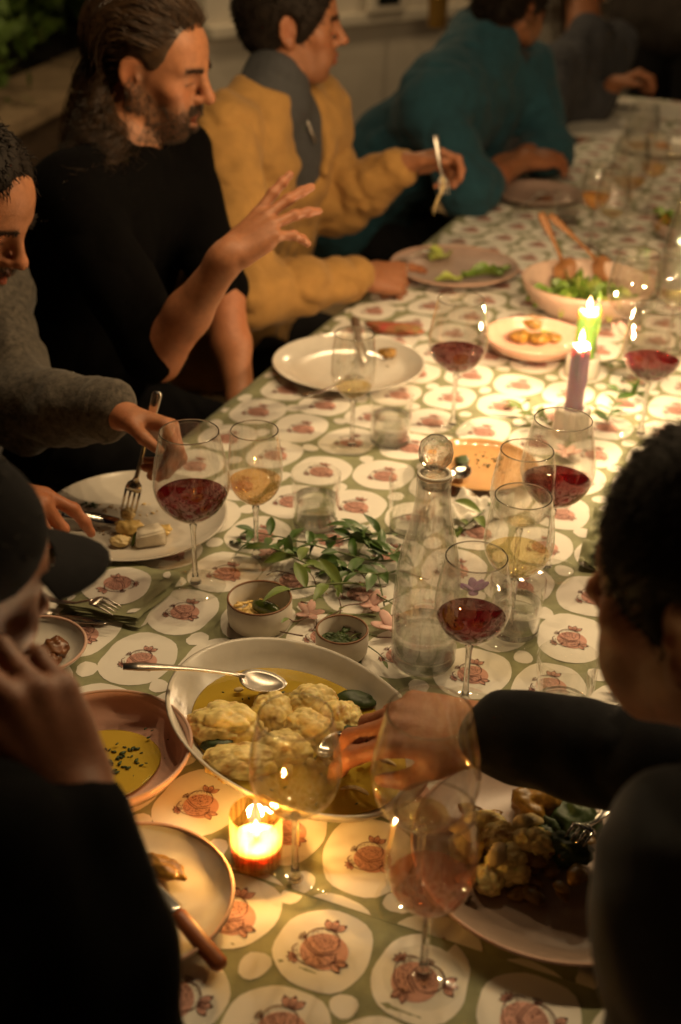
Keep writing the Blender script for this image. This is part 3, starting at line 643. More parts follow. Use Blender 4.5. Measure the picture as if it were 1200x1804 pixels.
# ------------------------------------------------------------------ candles
def drip(c, r, z0, z1, n, seed):
    rr = np.random.default_rng(seed); parts = []
    for k in range(n):
        a = rr.uniform(0, 6.28); zt = z1 - 0.002; zb = rr.uniform(z0 + (z1 - z0) * 0.3, z1 - 0.012)
        p = [(c[0] + r * math.cos(a), c[1] + r * math.sin(a), c[2] + z) for z in np.linspace(zt, zb, 6)]
        parts.append(tube(p, [0.0022, 0.0026, 0.0026, 0.0026, 0.003, 0.0018], 7))
    return join(*parts)
def taper(u, v, label, mat, r, htop, hold_r, hold_h, power, spike=False):
    c = on(u, v, GZ); c[2] = GZ
    h = thing('candle_holder', 'small white ceramic holder under the ' + ('lime green' if spike else 'purple') + ' candle', 'candle holder', c, 'white candle holders')
    raw('cup', *lathe([(0, 0), (hold_r, 0), (hold_r * 1.02, 0.003), (hold_r, hold_h - 0.002), (hold_r - 0.002, hold_h), (r + 0.0035, hold_h), (r + 0.0012, hold_h - 0.003), (r + 0.001, 0.012), (0, 0.012)], 36, c), m_waxw, h)
    t = thing('candle', label, 'candle', c + V3(0, 0, 0.0125), 'lit taper candles')
    n = 28; prof = [(0, 0.0128), (r, 0.0128), (r * 1.0, htop * 0.6), (r * 0.97, htop - 0.006), (r * 0.9, htop), (r * 0.6, htop - 0.002), (r * 0.35, htop - 0.005), (0, htop - 0.005)]
    V, F = lathe(prof, n, c); q = V - c; a = np.arctan2(q[:, 1], q[:, 0]); top = q[:, 2] > htop - 0.004
    V[:, 2] += np.where(top, 0.003 * np.sin(a * 2 + 1), 0)
    w = raw('wax', V, F, mat, t)
    raw('drip', *drip(c, r * 0.97, 0.04, htop, 7, int(u)), mat, w)
    if spike:
        b = c + V3(r * 0.85, -0.004, 0)
        raw('wax_spur', *tube([b + V3(0, 0, 0.05), b + V3(0.0, 0, htop * 0.75), b + V3(0.001, 0, htop + 0.005), b + V3(0.0005, 0, htop + 0.028), b + V3(-0.001, 0, htop + 0.042)], [0.007, 0.0075, 0.0065, 0.005, 0.001], 10), mat, w)
    raw('wick', *tube([c + V3(0, 0, htop - 0.006), c + V3(0, 0, htop + 0.004), c + V3(0.002, 0, htop + 0.009)], 0.0008, 6), m_wick, t)
    fl = lathe([(0, htop + 0.003), (0.0034, htop + 0.006), (0.0050, htop + 0.011), (0.0042, htop + 0.018), (0.0020, htop + 0.025), (0, htop + 0.031)], 16, c + V3(0.0005, 0, 0))
    raw('flame', *fl, m_flame, t)
    point('candle_light', c + V3(0.0005, 0, htop + 0.018), power, CANDLE, 0.009, t)
    return t
taper(1005, 765, 'purple taper candle burning nearest the red wine glass', m_purple_wax, 0.0150, 0.165, 0.030, 0.050, P_PURPLE)
taper(1024, 660, 'lime green candle with a tall wax spur, burning beyond the purple one', m_green_wax, 0.0195, 0.128, 0.032, 0.040, P_GREEN, True)
def votive(c, label, power):
    t = thing('votive_candle', label, 'votive candle', c, 'glass votive candles')
    raw('glass_cup', *lathe([(0, 0), (0.0245, 0), (0.026, 0.002), (0.0268, 0.02), (0.0268, 0.060), (0.0262, 0.062), (0.0252, 0.060), (0.0250, 0.006), (0, 0.006)], 64, c), m_votive, t)
    raw('wax', *lathe([(0, 0.0065), (0.0244, 0.0065), (0.0244, 0.026), (0.0235, 0.0275), (0.015, 0.0255), (0, 0.025)], 40, c), m_votive_wax, t)
    raw('wick', *tube([c + V3(0, 0, 0.024), c + V3(0, 0, 0.033)], 0.0008, 6), m_wick, t)
    raw('flame', *lathe([(0, 0.030), (0.0034, 0.033), (0.0048, 0.037), (0.004, 0.043), (0.0018, 0.049), (0, 0.054)], 16, c), m_flame, t)
    point('candle_light', c + V3(0, 0, 0.043), power, CANDLE, 0.006, t)
c = on(452, 1513, GZ + NEARUP); votive(c, 'glowing amber glass votive candle beside the cauliflower platter', P_VOTIVE)
for s_, w_, lb in ((1.75, 0.86, 'amber votive added for glints beyond the salad bowl, past the right edge of the view'), (2.45, 0.80, 'unseen amber votive added for glints near the far right corner of the table')):
    votive(tb(s_, w_, GZ), lb, 3.0)  # unseen votives, added for glints in the far glasses and light on the salad

# ------------------------------------------------------------------ cutlery
def frame(A, B, up=(0, 0, 1)):
    y = nrm(np.asarray(B) - np.asarray(A)); x = nrm(np.cross(y, up)); z = np.cross(x, y); return x, y, z
def fork(A, B, label, up=(0, 0, 1), mat=None, bend=0.012, L=None, cat='fork'):
    mat = mat or m_steel; A = np.asarray(A, float); B = np.asarray(B, float); x, y, z = frame(A, B, up); L = np.linalg.norm(B - A)
    t = thing('fork', label, cat, A); P = lambda s, q, h: A + y * s * L + x * q + z * h
    zz = lambda s: bend * math.sin(max(0, (s - 0.45) / 0.55) * 2.6) * 0.8
    raw('handle', *tube([P(s, 0, zz(s)) for s in (0, 0.02, 0.12, 0.3, 0.5, 0.68, 0.72)], [0.005, 0.0075, 0.007, 0.005, 0.0033, 0.0035, 0.006], 8, flat=0.32, up=z), mat, t)
    raw('head', *tube([P(s, 0, zz(s)) for s in (0.70, 0.73, 0.77, 0.80)], [0.004, 0.0105, 0.0125, 0.0122], 10, flat=0.14, up=z), mat, t)
    for k in (-1.5, -0.5, 0.5, 1.5):
        raw('tine', *tube([P(s, k * 0.0069 * (1 - 0.0 * s), zz(s)) for s in (0.79, 0.86, 0.94, 1.0)], [0.0021, 0.0019, 0.0016, 0.0007], 6, flat=0.7, up=z), mat, t)
    return t
def spoon(A, B, label, up=(0, 0, 1), mat=None, name='spoon', bw=0.021, depth=0.009, hw=0.0065):
    mat = mat or m_worn; A = np.asarray(A, float); B = np.asarray(B, float); x, y, z = frame(A, B, up); L = np.linalg.norm(B - A)
    t = thing(name, label, 'spoon', A); P = lambda s, q, h: A + y * s * L + x * q + z * h
    raw('handle', *tube([P(s, 0, 0.008 * math.sin(s * 3.0)) for s in np.linspace(0, 0.74, 9)], [hw * 0.8, hw, hw * 0.9, hw * 0.7, hw * 0.55, hw * 0.45, hw * 0.42, hw * 0.5, hw * 0.6], 8, flat=0.4, up=z), mat, t)
    V, F = [], []; n, m = 7, 22; bl = 0.15 * L
    for side, off in ((0, 0.0), (1, -0.0014)):
        for i in range(n):
            q = i / (n - 1)
            for k in range(m):
                a = 2 * math.pi * k / m; V.append(P(0.86, 0, 0) + y * math.cos(a) * q * bl + x * math.sin(a) * q * bw * (1 - 0.18 * math.cos(a)) + z * (off - depth * (1 - q * q) + 0.003))
    for side in (0, 1):
        b = side * n * m
        for i in range(n - 1):
            for k in range(m):
                f = (b + i * m + k, b + i * m + (k + 1) % m, b + (i + 1) * m + (k + 1) % m, b + (i + 1) * m + k); F.append(f if side == 0 else f[::-1])
    e0, e1 = (n - 1) * m, 2 * n * m - m
    for k in range(m): F.append((e0 + k, e0 + (k + 1) % m, e1 + (k + 1) % m, e1 + k))
    raw('spoon_bowl', V, F, mat, t)
    return t
def knife(A, M_, B, label, up=(0, 0, 1), wood=None, bw=0.009):
    A, M_, B = map(lambda q: np.asarray(q, float), (A, M_, B)); x, y, z = frame(A, B, up)
    t = thing('knife', label, 'knife', A)
    raw('handle', *tube([A, A + (M_ - A) * 0.08, A + (M_ - A) * 0.5, A + (M_ - A) * 0.95, M_], [0.006, 0.0095, 0.009, 0.0085, 0.0065], 10, flat=0.65, up=z), wood or m_knifewood, t)
    raw('blade', *tube([M_, M_ + (B - M_) * 0.1, M_ + (B - M_) * 0.7, M_ + (B - M_) * 0.93, B], [bw * 0.6, bw, bw, bw * 0.75, 0.001], 8, flat=0.13, up=z), m_steel, t)
    return t

# ------------------------------------------------------------------ food
m_cauli = M('roast_cauliflower', (0.66, 0.50, 0.20), rough=0.5, var=0.22, vs=60, attr=True, sss=0.15)
m_herb = M('chopped_herb', (0.035, 0.06, 0.012), rough=0.5, var=0.5, vs=80)
m_char = M('charred_vegetable', (0.10, 0.05, 0.012), rough=0.35, vs=70, col2=(0.42, 0.22, 0.03))
m_brie = M('brie_rind', (0.70, 0.62, 0.48), rough=0.6, var=0.08, vs=90, bump=0.5, bs=300)
m_curd = M('soft_cheese', (0.72, 0.50, 0.17), rough=0.35, var=0.15, vs=60)
m_olive = M('dark_green_pickle', (0.055, 0.075, 0.012), rough=0.25, var=0.4, vs=60)
m_salad = M('salad_leaf', (0.16, 0.26, 0.03), rough=0.4, var=0.5, vs=30)
m_lettuce = M('pale_lettuce', (0.42, 0.48, 0.10), rough=0.4, var=0.3, vs=30)
m_meat = M('braised_meat', (0.16, 0.06, 0.02), rough=0.3, var=0.5, vs=60)
m_mash = M('mashed_cauliflower', (0.62, 0.47, 0.22), rough=0.5, var=0.15, vs=60)
def worley(P, n, seed):
    r = np.random.default_rng(seed); S = r.normal(size=(n, 3)); S /= np.linalg.norm(S, axis=1)[:, None]
    d = np.linalg.norm(P[:, None, :] - S[None], axis=2); d.sort(axis=1); return d[:, 0], d[:, 1]
def floret(c, r, seed, name='cauliflower_floret', label=None, sub=5, burn=0.5, cat='cauliflower', group=None, ax=None):
    V, F = ico(sub); a, b = worley(V, 26, seed); a2, b2 = worley(V, 260, seed + 50)
    q = 1 + 0.20 * (0.4 - a) + 0.075 * (0.16 - a2) * 4 + 0.035 * fbm(V, 24, seed + 2, 2) + 0.05 * fbm(V, 5, seed + 3, 2) - 0.05 * np.exp(-((b - a) / 0.05) ** 2) + 0.10 * fbm(V, 2.0, seed)
    W = V * q[:, None] * np.asarray(r); W[:, 2] = np.maximum(W[:, 2], -np.asarray(r)[2] * 0.55)
    br = np.clip(fbm(V, 3.2, seed + 5, 3) * 1.5 + burn - 0.75 + 0.7 * fbm(V, 16, seed + 6, 2), 0, 1)[:, None]
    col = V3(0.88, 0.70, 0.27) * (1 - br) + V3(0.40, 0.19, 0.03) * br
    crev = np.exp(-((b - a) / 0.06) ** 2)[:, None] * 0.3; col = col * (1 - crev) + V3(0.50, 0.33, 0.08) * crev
    if ax is not None: W = W @ np.asarray(ax)
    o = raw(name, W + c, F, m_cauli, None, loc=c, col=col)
    return tag(o, label, cat, group)
def flakes(c, n, rx, ry, size, mat, seed, z, label, cat='herbs', name='chopped_herbs', ax=None, loc=None):
    r = np.random.default_rng(seed); parts = []
    for k in range(n):
        p = r.normal(size=2) * 0.5; p = p / max(1, np.linalg.norm(p)); s = size * r.uniform(0.5, 1.5)
        q = V3(p[0] * rx, p[1] * ry, z + s * 0.25)
        if ax is not None: q = q @ np.asarray(ax)
        V, F = blobV((0, 0, 0), (s, s * 0.45, s * 0.25), 1, 0.25, 2.5, int(r.integers(1e6)), rotz(r.uniform(0, 6.28)))
        parts.append((V + c + q, F))
    o = raw(name, *join(*parts), mat, None, loc=c if loc is None else loc); tag(o, label, cat); o['kind'] = 'stuff'; return o
def leafpiece(c, L, W, seed, mat, z=0.0, curl=0.5, name='leaf', label=None, cat='leaf', yaw=None, thick=True):
    r = np.random.default_rng(seed); n, m = 9, 7; V = []; yaw = r.uniform(0, 6.28) if yaw is None else yaw
    for lay in (0, 1):
        for i in range(n):
            t = i / (n - 1); hw = W * math.sin(math.pi * (0.06 + 0.9 * t)) ** 0.8
            for j in range(m):
                s = (j / (m - 1)) * 2 - 1
                V.append((t * L - L / 2, s * hw * (1 + 0.1 * math.sin(t * 20 + s)), curl * L * (s * s * 0.25 + 0.15 * math.sin(t * 9 + seed) * s * s + 0.1 * math.sin(t * 3.1)) - lay * 0.0009))
    F = []
    for lay in (0, 1):
        b = lay * n * m
        for i in range(n - 1):
            for j in range(m - 1):
                f = (b + i * m + j, b + (i + 1) * m + j, b + (i + 1) * m + j + 1, b + i * m + j + 1); F.append(f if lay else f[::-1])
    V = np.array(V) @ rotz(yaw)
    V[:, 2] -= V[:, 2].min(); o = raw(name, V + c + V3(0, 0, z), F, mat, None, loc=c)
    if label: tag(o, label, cat)
    return o

# cheese plate (left), with brie, crumbs, fork and knife
_, c = plate(236, 908, 0.139, 'big off white plate with a wedge of brie in front of the cardigan man', m_offwhite, h=0.020)
CP = c
def onp(u, v, z): return on(u, v, GZ + z)
b = onp(262, 952, 0.012); ax = (nrm(V3(0.9, 0.35, 0)), nrm(V3(-0.35, 0.9, 0)), V3(0, 0, 1))
bm_V = [(-0.022, -0.012, 0), (0.024, -0.014, 0), (0.020, 0.014, 0), (-0.014, 0.012, 0)]; Vb = np.array([(x, y, z) for z in (0.0, 0.012, 0.024) for x, y, _ in bm_V]); Vb[8:, :2] *= 0.93; Vb[8, 2] -= 0.006
Fb = [(3, 2, 1, 0)] + [(l * 4 + i, l * 4 + (i + 1) % 4, l * 4 + 4 + (i + 1) % 4, l * 4 + 4 + i) for l in (0, 1) for i in range(4)] + [(8, 9, 10, 11)]
bo = bpy.data.meshes.new('tmp'); bo.from_pydata([tuple(q) for q in Vb], [], Fb); bmx = bmesh.new(); bmx.from_mesh(bo); bmesh.ops.bevel(bmx, geom=bmx.edges[:], offset=0.0018, segments=2, affect='EDGES'); bmesh.ops.subdivide_edges(bmx, edges=bmx.edges[:], cuts=2, use_grid_fill=True); bmx.verts.index_update()
Vb = np.array([v.co[:] for v in bmx.verts]); Fb = [tuple(v.index for v in f.verts) for f in bmx.faces]; bmx.free()
Vb += fbm(Vb, 90, 3)[:, None] * 0.0008
tag(raw('brie_wedge', Vb @ np.array(ax) + b - V3(0, 0, 0.004), Fb, m_brie, None, loc=b), 'pale wedge of brie on the big off white plate', 'cheese')
for k, (u, v, r, m, lb) in enumerate([(228, 938, 0.016, m_curd, 'gooey yellow cheese slumped against the brie wedge'), (212, 958, 0.011, m_mash, 'crumbly cheese piece left of the brie wedge'), (288, 938, 0.010, m_curd, 'yellow crumb of cheese right of the brie wedge')]):
    p = onp(u, v, 0.009); tag(raw('cheese_piece', *blobV(p + V3(0, 0, r * 0.45), (r * 1.3, r, r * 0.7), 4, 0.28, 3.0, k + 3), m, None, loc=p), lb, 'cheese')
p = onp(232, 962, 0.010); tag(raw('pickle_strip', *tube(bez(p, p + V3(0.004, 0.008, 0.006), p + V3(0.002, 0.014, 0.010), p + V3(0.006, 0.020, 0.012), 8), [0.002, 0.003, 0.003, 0.003, 0.003, 0.003, 0.0025, 0.0015], 7), m_olive, None, loc=p), 'dark green strip lying against the brie wedge', 'pickle')
for k, (u, v, n, rx, sz, m, lb) in enumerate([(205, 895, 16, 0.03, 0.003, m_char, 'brown herb crumbs at the back of the cheese plate'), (265, 905, 14, 0.05, 0.003, m_curd, 'yellow crumbs scattered over the cheese plate'), (160, 890, 14, 0.018, 0.004, m_herb, 'dark herb scraps left on the cheese plate'), (190, 940, 12, 0.03, 0.003, m_char, 'brown scraps in front of the knife on the cheese plate')]):
    flakes(onp(u, v, 0.0065), n, rx, rx * 0.6, sz, m, 40 + k, 0, lb, 'crumbs', 'food_crumbs')
FK_A, FK_B = at(278, 690, 1.80), onp(226, 905, 0.018)
fork(FK_A, FK_B, 'fork held tines down in the cardigan man\'s hand over the cheese plate', up=nrm(V3(0.1, -1, 0.6)))
p = onp(226, 912, 0.014); tag(raw('cheese_bite', *blobV(p + V3(0, 0, 0.006), (0.011, 0.009, 0.010), 4, 0.22, 3, 9), m_mash, None, loc=p), 'lump of cheese on the fork tines', 'cheese')
KN = (onp(40, 888, 0.045), onp(104, 903, 0.032), onp(216, 920, 0.016))
knife(*KN, 'wooden handled knife held over the cheese plate', up=nrm(V3(0.0, -0.5, 1)))

# white plate with fork (long haired man's)
_, c = plate(614, 640, 0.146, 'off white plate with a fork resting on its rim, before the long haired man', m_offwhite, h=0.022)
fork(onp(535, 698, 0.028), onp(640, 668, 0.026), 'silver fork resting across the rim of the off white plate', up=(0, 0, 1), mat=m_steel, L=0.18)
knife(onp(625, 560, 0.020), onp(632, 600, 0.020), onp(644, 640, 0.018), 'dark handled knife standing across the back of the off white plate', wood=m_knifewood)
p = onp(682, 628, 0.010); tag(raw('roast_vegetable', *blobV(p + V3(0, 0, 0.008), (0.018, 0.014, 0.010), 4, 0.3, 2.6, 4), m_char, None, loc=p), 'yellow and brown roast vegetable scrap on the off white plate', 'vegetable')
flakes(onp(640, 640, 0.0065), 14, 0.05, 0.04, 0.003, m_herb, 61, 0, 'dark herb flecks on the off white plate', 'crumbs', 'food_crumbs')
# mauve plate with salad scraps
_, c = plate(800, 470, 0.150, 'mauve brown plate with lettuce scraps by the yellow jacket', m_mauve, h=0.026, rim=m_bisque)
for k, (u, v, L, W, m, lb) in enumerate([(775, 455, 0.075, 0.03, m_lettuce, 'pale curled lettuce leaf at the middle of the mauve plate'), (850, 490, 0.10, 0.022, m_salad, 'long green leaf on the front of the mauve plate'), (790, 497, 0.06, 0.018, m_lettuce, 'small pale leaf scrap on the mauve plate'), (880, 482, 0.06, 0.018, m_salad, 'green leaf at the right rim of the mauve plate')]):
    leafpiece(onp(u, v, 0.008), L, W, k + 2, m, 0.002, 0.6, 'lettuce_leaf', lb, 'lettuce', yaw=[0.9, 0.25, 0.1, 0.5][k])
fork(onp(690, 462, 0.02), onp(766, 446, 0.024), 'fork with its tines on the mauve plate under the pointing finger', mat=m_steel)
# salad bowl with wooden servers
_, c = plate(1035, 505, 0.142, 'large blush salad bowl with two wooden servers', m_blush, deep=True, h=0.075, rim=m_bisque)
SB = c
for k in range(26):
    r_ = np.random.default_rng(300 + k); a, q = r_.uniform(0, 6.28), math.sqrt(r_.uniform(0, 1)) * 0.095
    leafpiece(c + V3(q * math.cos(a), q * math.sin(a), 0.022 + 0.012 * r_.uniform()), r_.uniform(0.05, 0.09), r_.uniform(0.018, 0.03), 300 + k, m_salad if k % 3 else m_lettuce, 0, 0.9, 'salad_leaf')
    o = bpy.data.objects[sorted([x.name for x in COL.objects if x.name.startswith('salad_leaf')])[-1]]
for o in [x for x in COL.objects if x.name.startswith('salad_leaf')]:
    tag(o, 'dressed green leaf in the blush salad bowl', 'salad leaf', 'leaves in the salad bowl')
for (u1, v1, d1, u2, v2, lb) in [(952, 375, 2.72, 1003, 492, 'left wooden salad server leaning in the blush bowl'), (968, 378, 2.74, 1078, 490, 'right wooden salad server crossing the blush bowl')]:
    A = at(u1, v1, d1); B = on(u2, v2, GZ + 0.045); spoon(A, B, lb, up=nrm(V3(-0.3, -0.6, 1)), mat=m_wood, name='salad_server', bw=0.028, depth=0.010, hw=0.010)
spoon(on(1035, 432, GZ + 0.085), on(1090, 480, GZ + 0.05), 'dark spoon lying inside the blush salad bowl', mat=m_darkwood, hw=0.006)
# rosy bowl with mushrooms beside the candles
_, c = plate(942, 596, 0.102, 'shallow pink bowl of charred vegetables behind the candles', m_pink, deep=True, h=0.038)
for k, (u, v, r, lb) in enumerate([(938, 578, 0.026, 'round charred vegetable heaped in the shallow pink bowl'), (915, 598, 0.020, 'left charred vegetable piece in the shallow pink bowl'), (948, 602, 0.018, 'front charred vegetable piece in the shallow pink bowl'), (975, 600, 0.013, 'small charred piece at the right of the shallow pink bowl')]):
    p = onp(u, v, 0.012); tag(raw('charred_vegetable', *blobV(p + V3(0, 0, r * 0.4), (r * 1.1, r, r * 0.62), 4, 0.3, 2.6, 30 + k), m_char, None, loc=p), lb, 'vegetable')
leafpiece(onp(972, 588, 0.012), 0.05, 0.012, 71, m_lettuce, 0.003, 0.4, 'lettuce_leaf', 'pale leaf in the shallow pink bowl', 'lettuce', yaw=0.5)
# ochre plate with oil and a spoon
_, c = plate(846, 820, 0.094, 'ochre plate smeared with oil and herbs in the middle of the table', m_ochre, h=0.019)
flakes(onp(868, 815, 0.0062), 34, 0.045, 0.04, 0.0034, m_herb, 81, 0, 'dark herb flecks and oil scraps on the ochre plate', 'herbs')
p = onp(815, 812, 0.010); tag(raw('leaf_scrap', *blobV(p, (0.012, 0.018, 0.006), 3, 0.3, 3, 5), m_herb, None, loc=p), 'dark wilted herb clump at the left of the ochre plate', 'herbs')
spoon(onp(745, 905, 0.006), onp(822, 822, 0.017), 'steel spoon with its bowl in the ochre plate', mat=m_steel, bw=0.017)
# two ramekins
for (u, v, R, h, lb) in [(458, 1098, 0.0425, 0.040, 'larger ramekin with a pickle and capers beside the sprig'), (602, 1150, 0.0335, 0.036, 'smaller ramekin with dark herbs above the platter')]:
    c = on(u, v, GZ); c[2] = GZ; t = thing('ramekin', lb, 'ramekin', c, 'small white ramekins')
    raw('cup', *lathe([(0, 0.0), (R * 0.86, 0), (R * 0.95, 0.004), (R, h * 0.4), (R, h - 0.001), (R - 0.0014, h), (R - 0.003, h - 0.001), (R - 0.0036, h * 0.4), (R * 0.84, 0.008), (0, 0.007)], 56, c), m_waxw, t)
    raw('bare_rim', *tube([c + V3((R - 0.0015) * math.cos(a), (R - 0.0015) * math.sin(a), h) for a in np.linspace(0, 6.2832, 57)], 0.0015, 6, caps=False), m_rim, t)
    if R > 0.04:
        tag(raw('pickle', *blobV(c + V3(0.008, 0.000, 0.024), (0.021, 0.010, 0.010), 3, 0.06, 3, 2, rotz(-0.5)), m_olive, None, loc=c), 'shiny green pickle in the larger ramekin', 'pickle')
        flakes(c + V3(-0.006, -0.002, 0.009), 130, 0.030, 0.030, 0.006, m_curd, 91, 0.006, 'yellowish relish in the larger ramekin', 'relish', 'relish')
    else: flakes(c + V3(-0.002, 0, 0.012), 80, 0.022, 0.022, 0.006, m_herb, 92, 0.006, 'dark herb scraps in the smaller ramekin', 'herbs')
# platter
pc = V3(-0.0427, 1.1097, GZ); a1 = nrm(V3(0.6583, -0.7528, 0)); a2 = V3(-a1[1], a1[0], 0); PA, PB = 0.179, 0.1255
pt = thing('platter', 'oval off white platter of roast cauliflower in yellow oil', 'platter', pc)
def pell(P, n=84, egg=0.06):
    V, F = lathe(P, n, (0, 0, 0)); x = V[:, 0] * PA; y = V[:, 1] * PB * (1 - egg * V[:, 0])
    return np.outer(x, a1) + np.outer(y, a2) + np.outer(V[:, 2], V3(0, 0, 1)) + pc, F
raw('dish', *pell([(0, 0.003), (0.55, 0.0), (0.62, 0.001), (0.86, 0.018), (0.97, 0.038), (1.0, 0.0445), (0.985, 0.0455), (0.965, 0.0435), (0.90, 0.031), (0.80, 0.0165), (0.62, 0.0085), (0, 0.0085)]), m_grey, pt)
raw('oil', *pell([(0, 0.0100), (0.45, 0.0100), (0.66, 0.0118), (0.8125, 0.0205), (0.800, 0.0209), (0, 0.0207)]), m_oil, pt)
FL = [(395, 1270, 0.042, 0.030, 0.032, 0.45, 'cut cauliflower head at the left of the platter, beneath the spoon'), (480, 1245, 0.026, 0.026, 0.028, 0.15, 'pale cauliflower floret in the middle of the platter'), (552, 1232, 0.030, 0.025, 0.030, 0.35, 'golden cauliflower floret at the back of the platter'),
      (600, 1262, 0.026, 0.028, 0.030, 0.4, 'browned cauliflower floret at the right of the heap'), (425, 1330, 0.040, 0.026, 0.026, 0.55, 'browned cauliflower piece at the front left of the platter'), (500, 1310, 0.030, 0.026, 0.026, 0.3, 'cauliflower piece behind the blurred white wine glass'), (540, 1280, 0.028, 0.024, 0.032, 0.2, 'light cauliflower floret between the golden ones')]
for k, (u, v, rx, ry, rz, bn, lb) in enumerate(FL):
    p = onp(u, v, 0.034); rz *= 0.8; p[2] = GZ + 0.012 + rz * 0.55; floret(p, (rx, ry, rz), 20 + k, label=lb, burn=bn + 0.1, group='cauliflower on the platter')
for k, (u, v, r, lb) in enumerate([(620, 1300, 0.020, 'charred leaf end at the right of the cauliflower'), (385, 1318, 0.014, 'blackened stalk under the cauliflower head'), (470, 1272, 0.012, 'dark charred bit between the florets'), (625, 1240, 0.018, 'charred leaf behind the florets')]):
    p = onp(u, v, 0.02); tag(raw('charred_leaf', *blobV(p + V3(0, 0, 0.004), (r * 1.3, r * 0.8, r * 0.6), 3, 0.35, 3, 60 + k), m_herb, None, loc=p), lb, 'charred leaf')
flakes(pc + V3(0, 0, 0.021), 70, 0.13, 0.085, 0.0026, m_herb, 97, 0, 'herb flecks floating in the platter oil', 'herbs', ax=np.array([a1, a2, V3(0, 0, 1)]))
for k, (u, v) in enumerate([(600, 1390), (690, 1370), (650, 1340)]):
    p = onp(u, v, 0.021); tag(raw('onion_sliver', *tube(bez(p, p + V3(0.012, 0.004, 0.003), p + V3(0.022, 0.0, 0.002), p + V3(0.03, -0.008, 0), 8), [0.001, 0.0025, 0.003, 0.003, 0.003, 0.003, 0.0025, 0.001], 6, flat=0.5), m_mash, None, loc=p), 'pale sliver lying in the platter oil', 'onion', 'onion slivers in the oil')
rq = np.random.default_rng(55); parts = []
for k in range(34):
    p = onp(rq.uniform(370, 640), rq.uniform(1215, 1380), 0.02); p[2] = GZ + 0.0215 + rq.uniform(0, 0.006); s_ = rq.uniform(0.003, 0.009)
    parts.append(blobV(p, (s_ * 1.4, s_, s_ * 0.6), 2, 0.3, 3, k, rotz(rq.uniform(0, 6))))
o = tag(raw('cauliflower_crumbs', *join(*parts), m_mash, None, loc=pc), 'broken cauliflower bits lying in the platter oil', 'crumbs'); o['kind'] = 'stuff'
spoon(on(217, 1174, GZ + 0.075), on(502, 1207, GZ + 0.040), 'serving spoon resting on the left rim of the platter', mat=m_worn, bw=0.021, depth=0.008, hw=0.0075)
SP2 = (on(735, 1285, GZ + 0.085), on(560, 1320, GZ + 0.035)); spoon(*SP2, 'serving spoon in the reaching hand over the platter', mat=m_steel, bw=0.022, hw=0.006)
# near pink bowl
_, c = plate(182, 1322, 0.098, 'glossy pink bowl with oil and herbs at the lower left', m_pink, deep=True, h=0.040, rim=m_bisque)
V, F = lathe([(0, 0.0072), (0.052, 0.0085), (0.062, 0.0125), (0.060, 0.0129), (0, 0.0126)], 44, (0, 0, 0)); V[:, 0] *= 1 + 0.08 * np.sin(2 * np.arctan2(V[:, 1], V[:, 0]))
raw('oil', V * V3(0.97, 0.97, 1) + c, F, m_oil, bpy.data.objects[[x.name for x in COL.objects if x.get('label', '') == 'glossy pink bowl with oil and herbs at the lower left'][0]])
flakes(c + V3(0.012, 0.006, 0.013), 46, 0.030, 0.026, 0.0035, m_herb, 101, 0, 'wet herbs in the oil of the glossy pink bowl', 'herbs')
flakes(c + V3(0.02, 0.0, 0.014), 18, 0.06, 0.06, 0.0022, m_herb, 102, 0.002, 'stray herb flecks on the wall of the glossy pink bowl', 'herbs')
# plate bottom left, with a vegetable and a knife
_, c = plate(235, 1580, 0.098, 'pale plate by the dark sleeve at the bottom left with one vegetable slice', m_offwhite, h=0.020, rim=m_bisque)
p = onp(285, 1535, 0.010); tag(raw('roast_slice', *blobV(p + V3(0, 0, 0.006), (0.028, 0.012, 0.007), 4, 0.25, 3, 14, rotz(-0.5)), m_char, None, loc=p), 'charred vegetable slice on the pale plate at the bottom left', 'vegetable')
knife(on(392, 1705, GZ + 0.012), on(312, 1608, GZ + 0.030), on(250, 1545, GZ + 0.026), 'knife with a reddish wooden handle lying off the pale plate at the bottom left', wood=m_redwood)
# left plate with meat
_, c = plate(60, 1142, 0.066, 'small white plate with braised meat behind the capped man\'s face', m_offwhite, h=0.022, rim=m_bisque)
for k, (u, v, r, lb) in enumerate([(98, 1150, 0.016, 'dark braised meat chunk on the small white plate'), (88, 1168, 0.012, 'glossy meat scrap in front of the larger chunk')]):
    p = onp(u, v, 0.012); tag(raw('braised_meat', *blobV(p + V3(0, 0, r * 0.4), (r, r * 1.2, r * 0.8), 4, 0.3, 3, 80 + k), m_meat, None, loc=p), lb, 'meat')
# taupe plate lower right with roast cauliflower and charred greens
_, c = plate(985, 1500, 0.150, 'large taupe plate of cauliflower and charred greens at the lower right', m_taupe, h=0.028, rim=m_bisque)
for k, (u, v, r, bn, lb) in enumerate([(850, 1462, (0.024, 0.018, 0.014), 0.1, 'pale cauliflower slice at the left of the taupe plate'), (895, 1530, (0.022, 0.026, 0.016), 0.1, 'folded pale cauliflower at the front of the taupe plate'), (935, 1500, (0.026, 0.020, 0.018), 0.3, 'largest cauliflower piece on the taupe plate'), (880, 1490, (0.022, 0.020, 0.018), 0.6, 'browned cauliflower in the middle of the taupe plate'), (822, 1500, (0.018, 0.020, 0.014), 0.5, 'browned cauliflower at the left rim of the taupe plate'), (862, 1555, (0.016, 0.02, 0.012), 0.25, 'small cauliflower end nearest the taupe plate\'s front rim')]):
    p = onp(u, v, 0.012); p[2] = GZ + 0.010 + r[2] * 0.55; floret(p, r, 140 + k, label=lb, burn=bn, sub=5, group='cauliflower on the taupe plate')
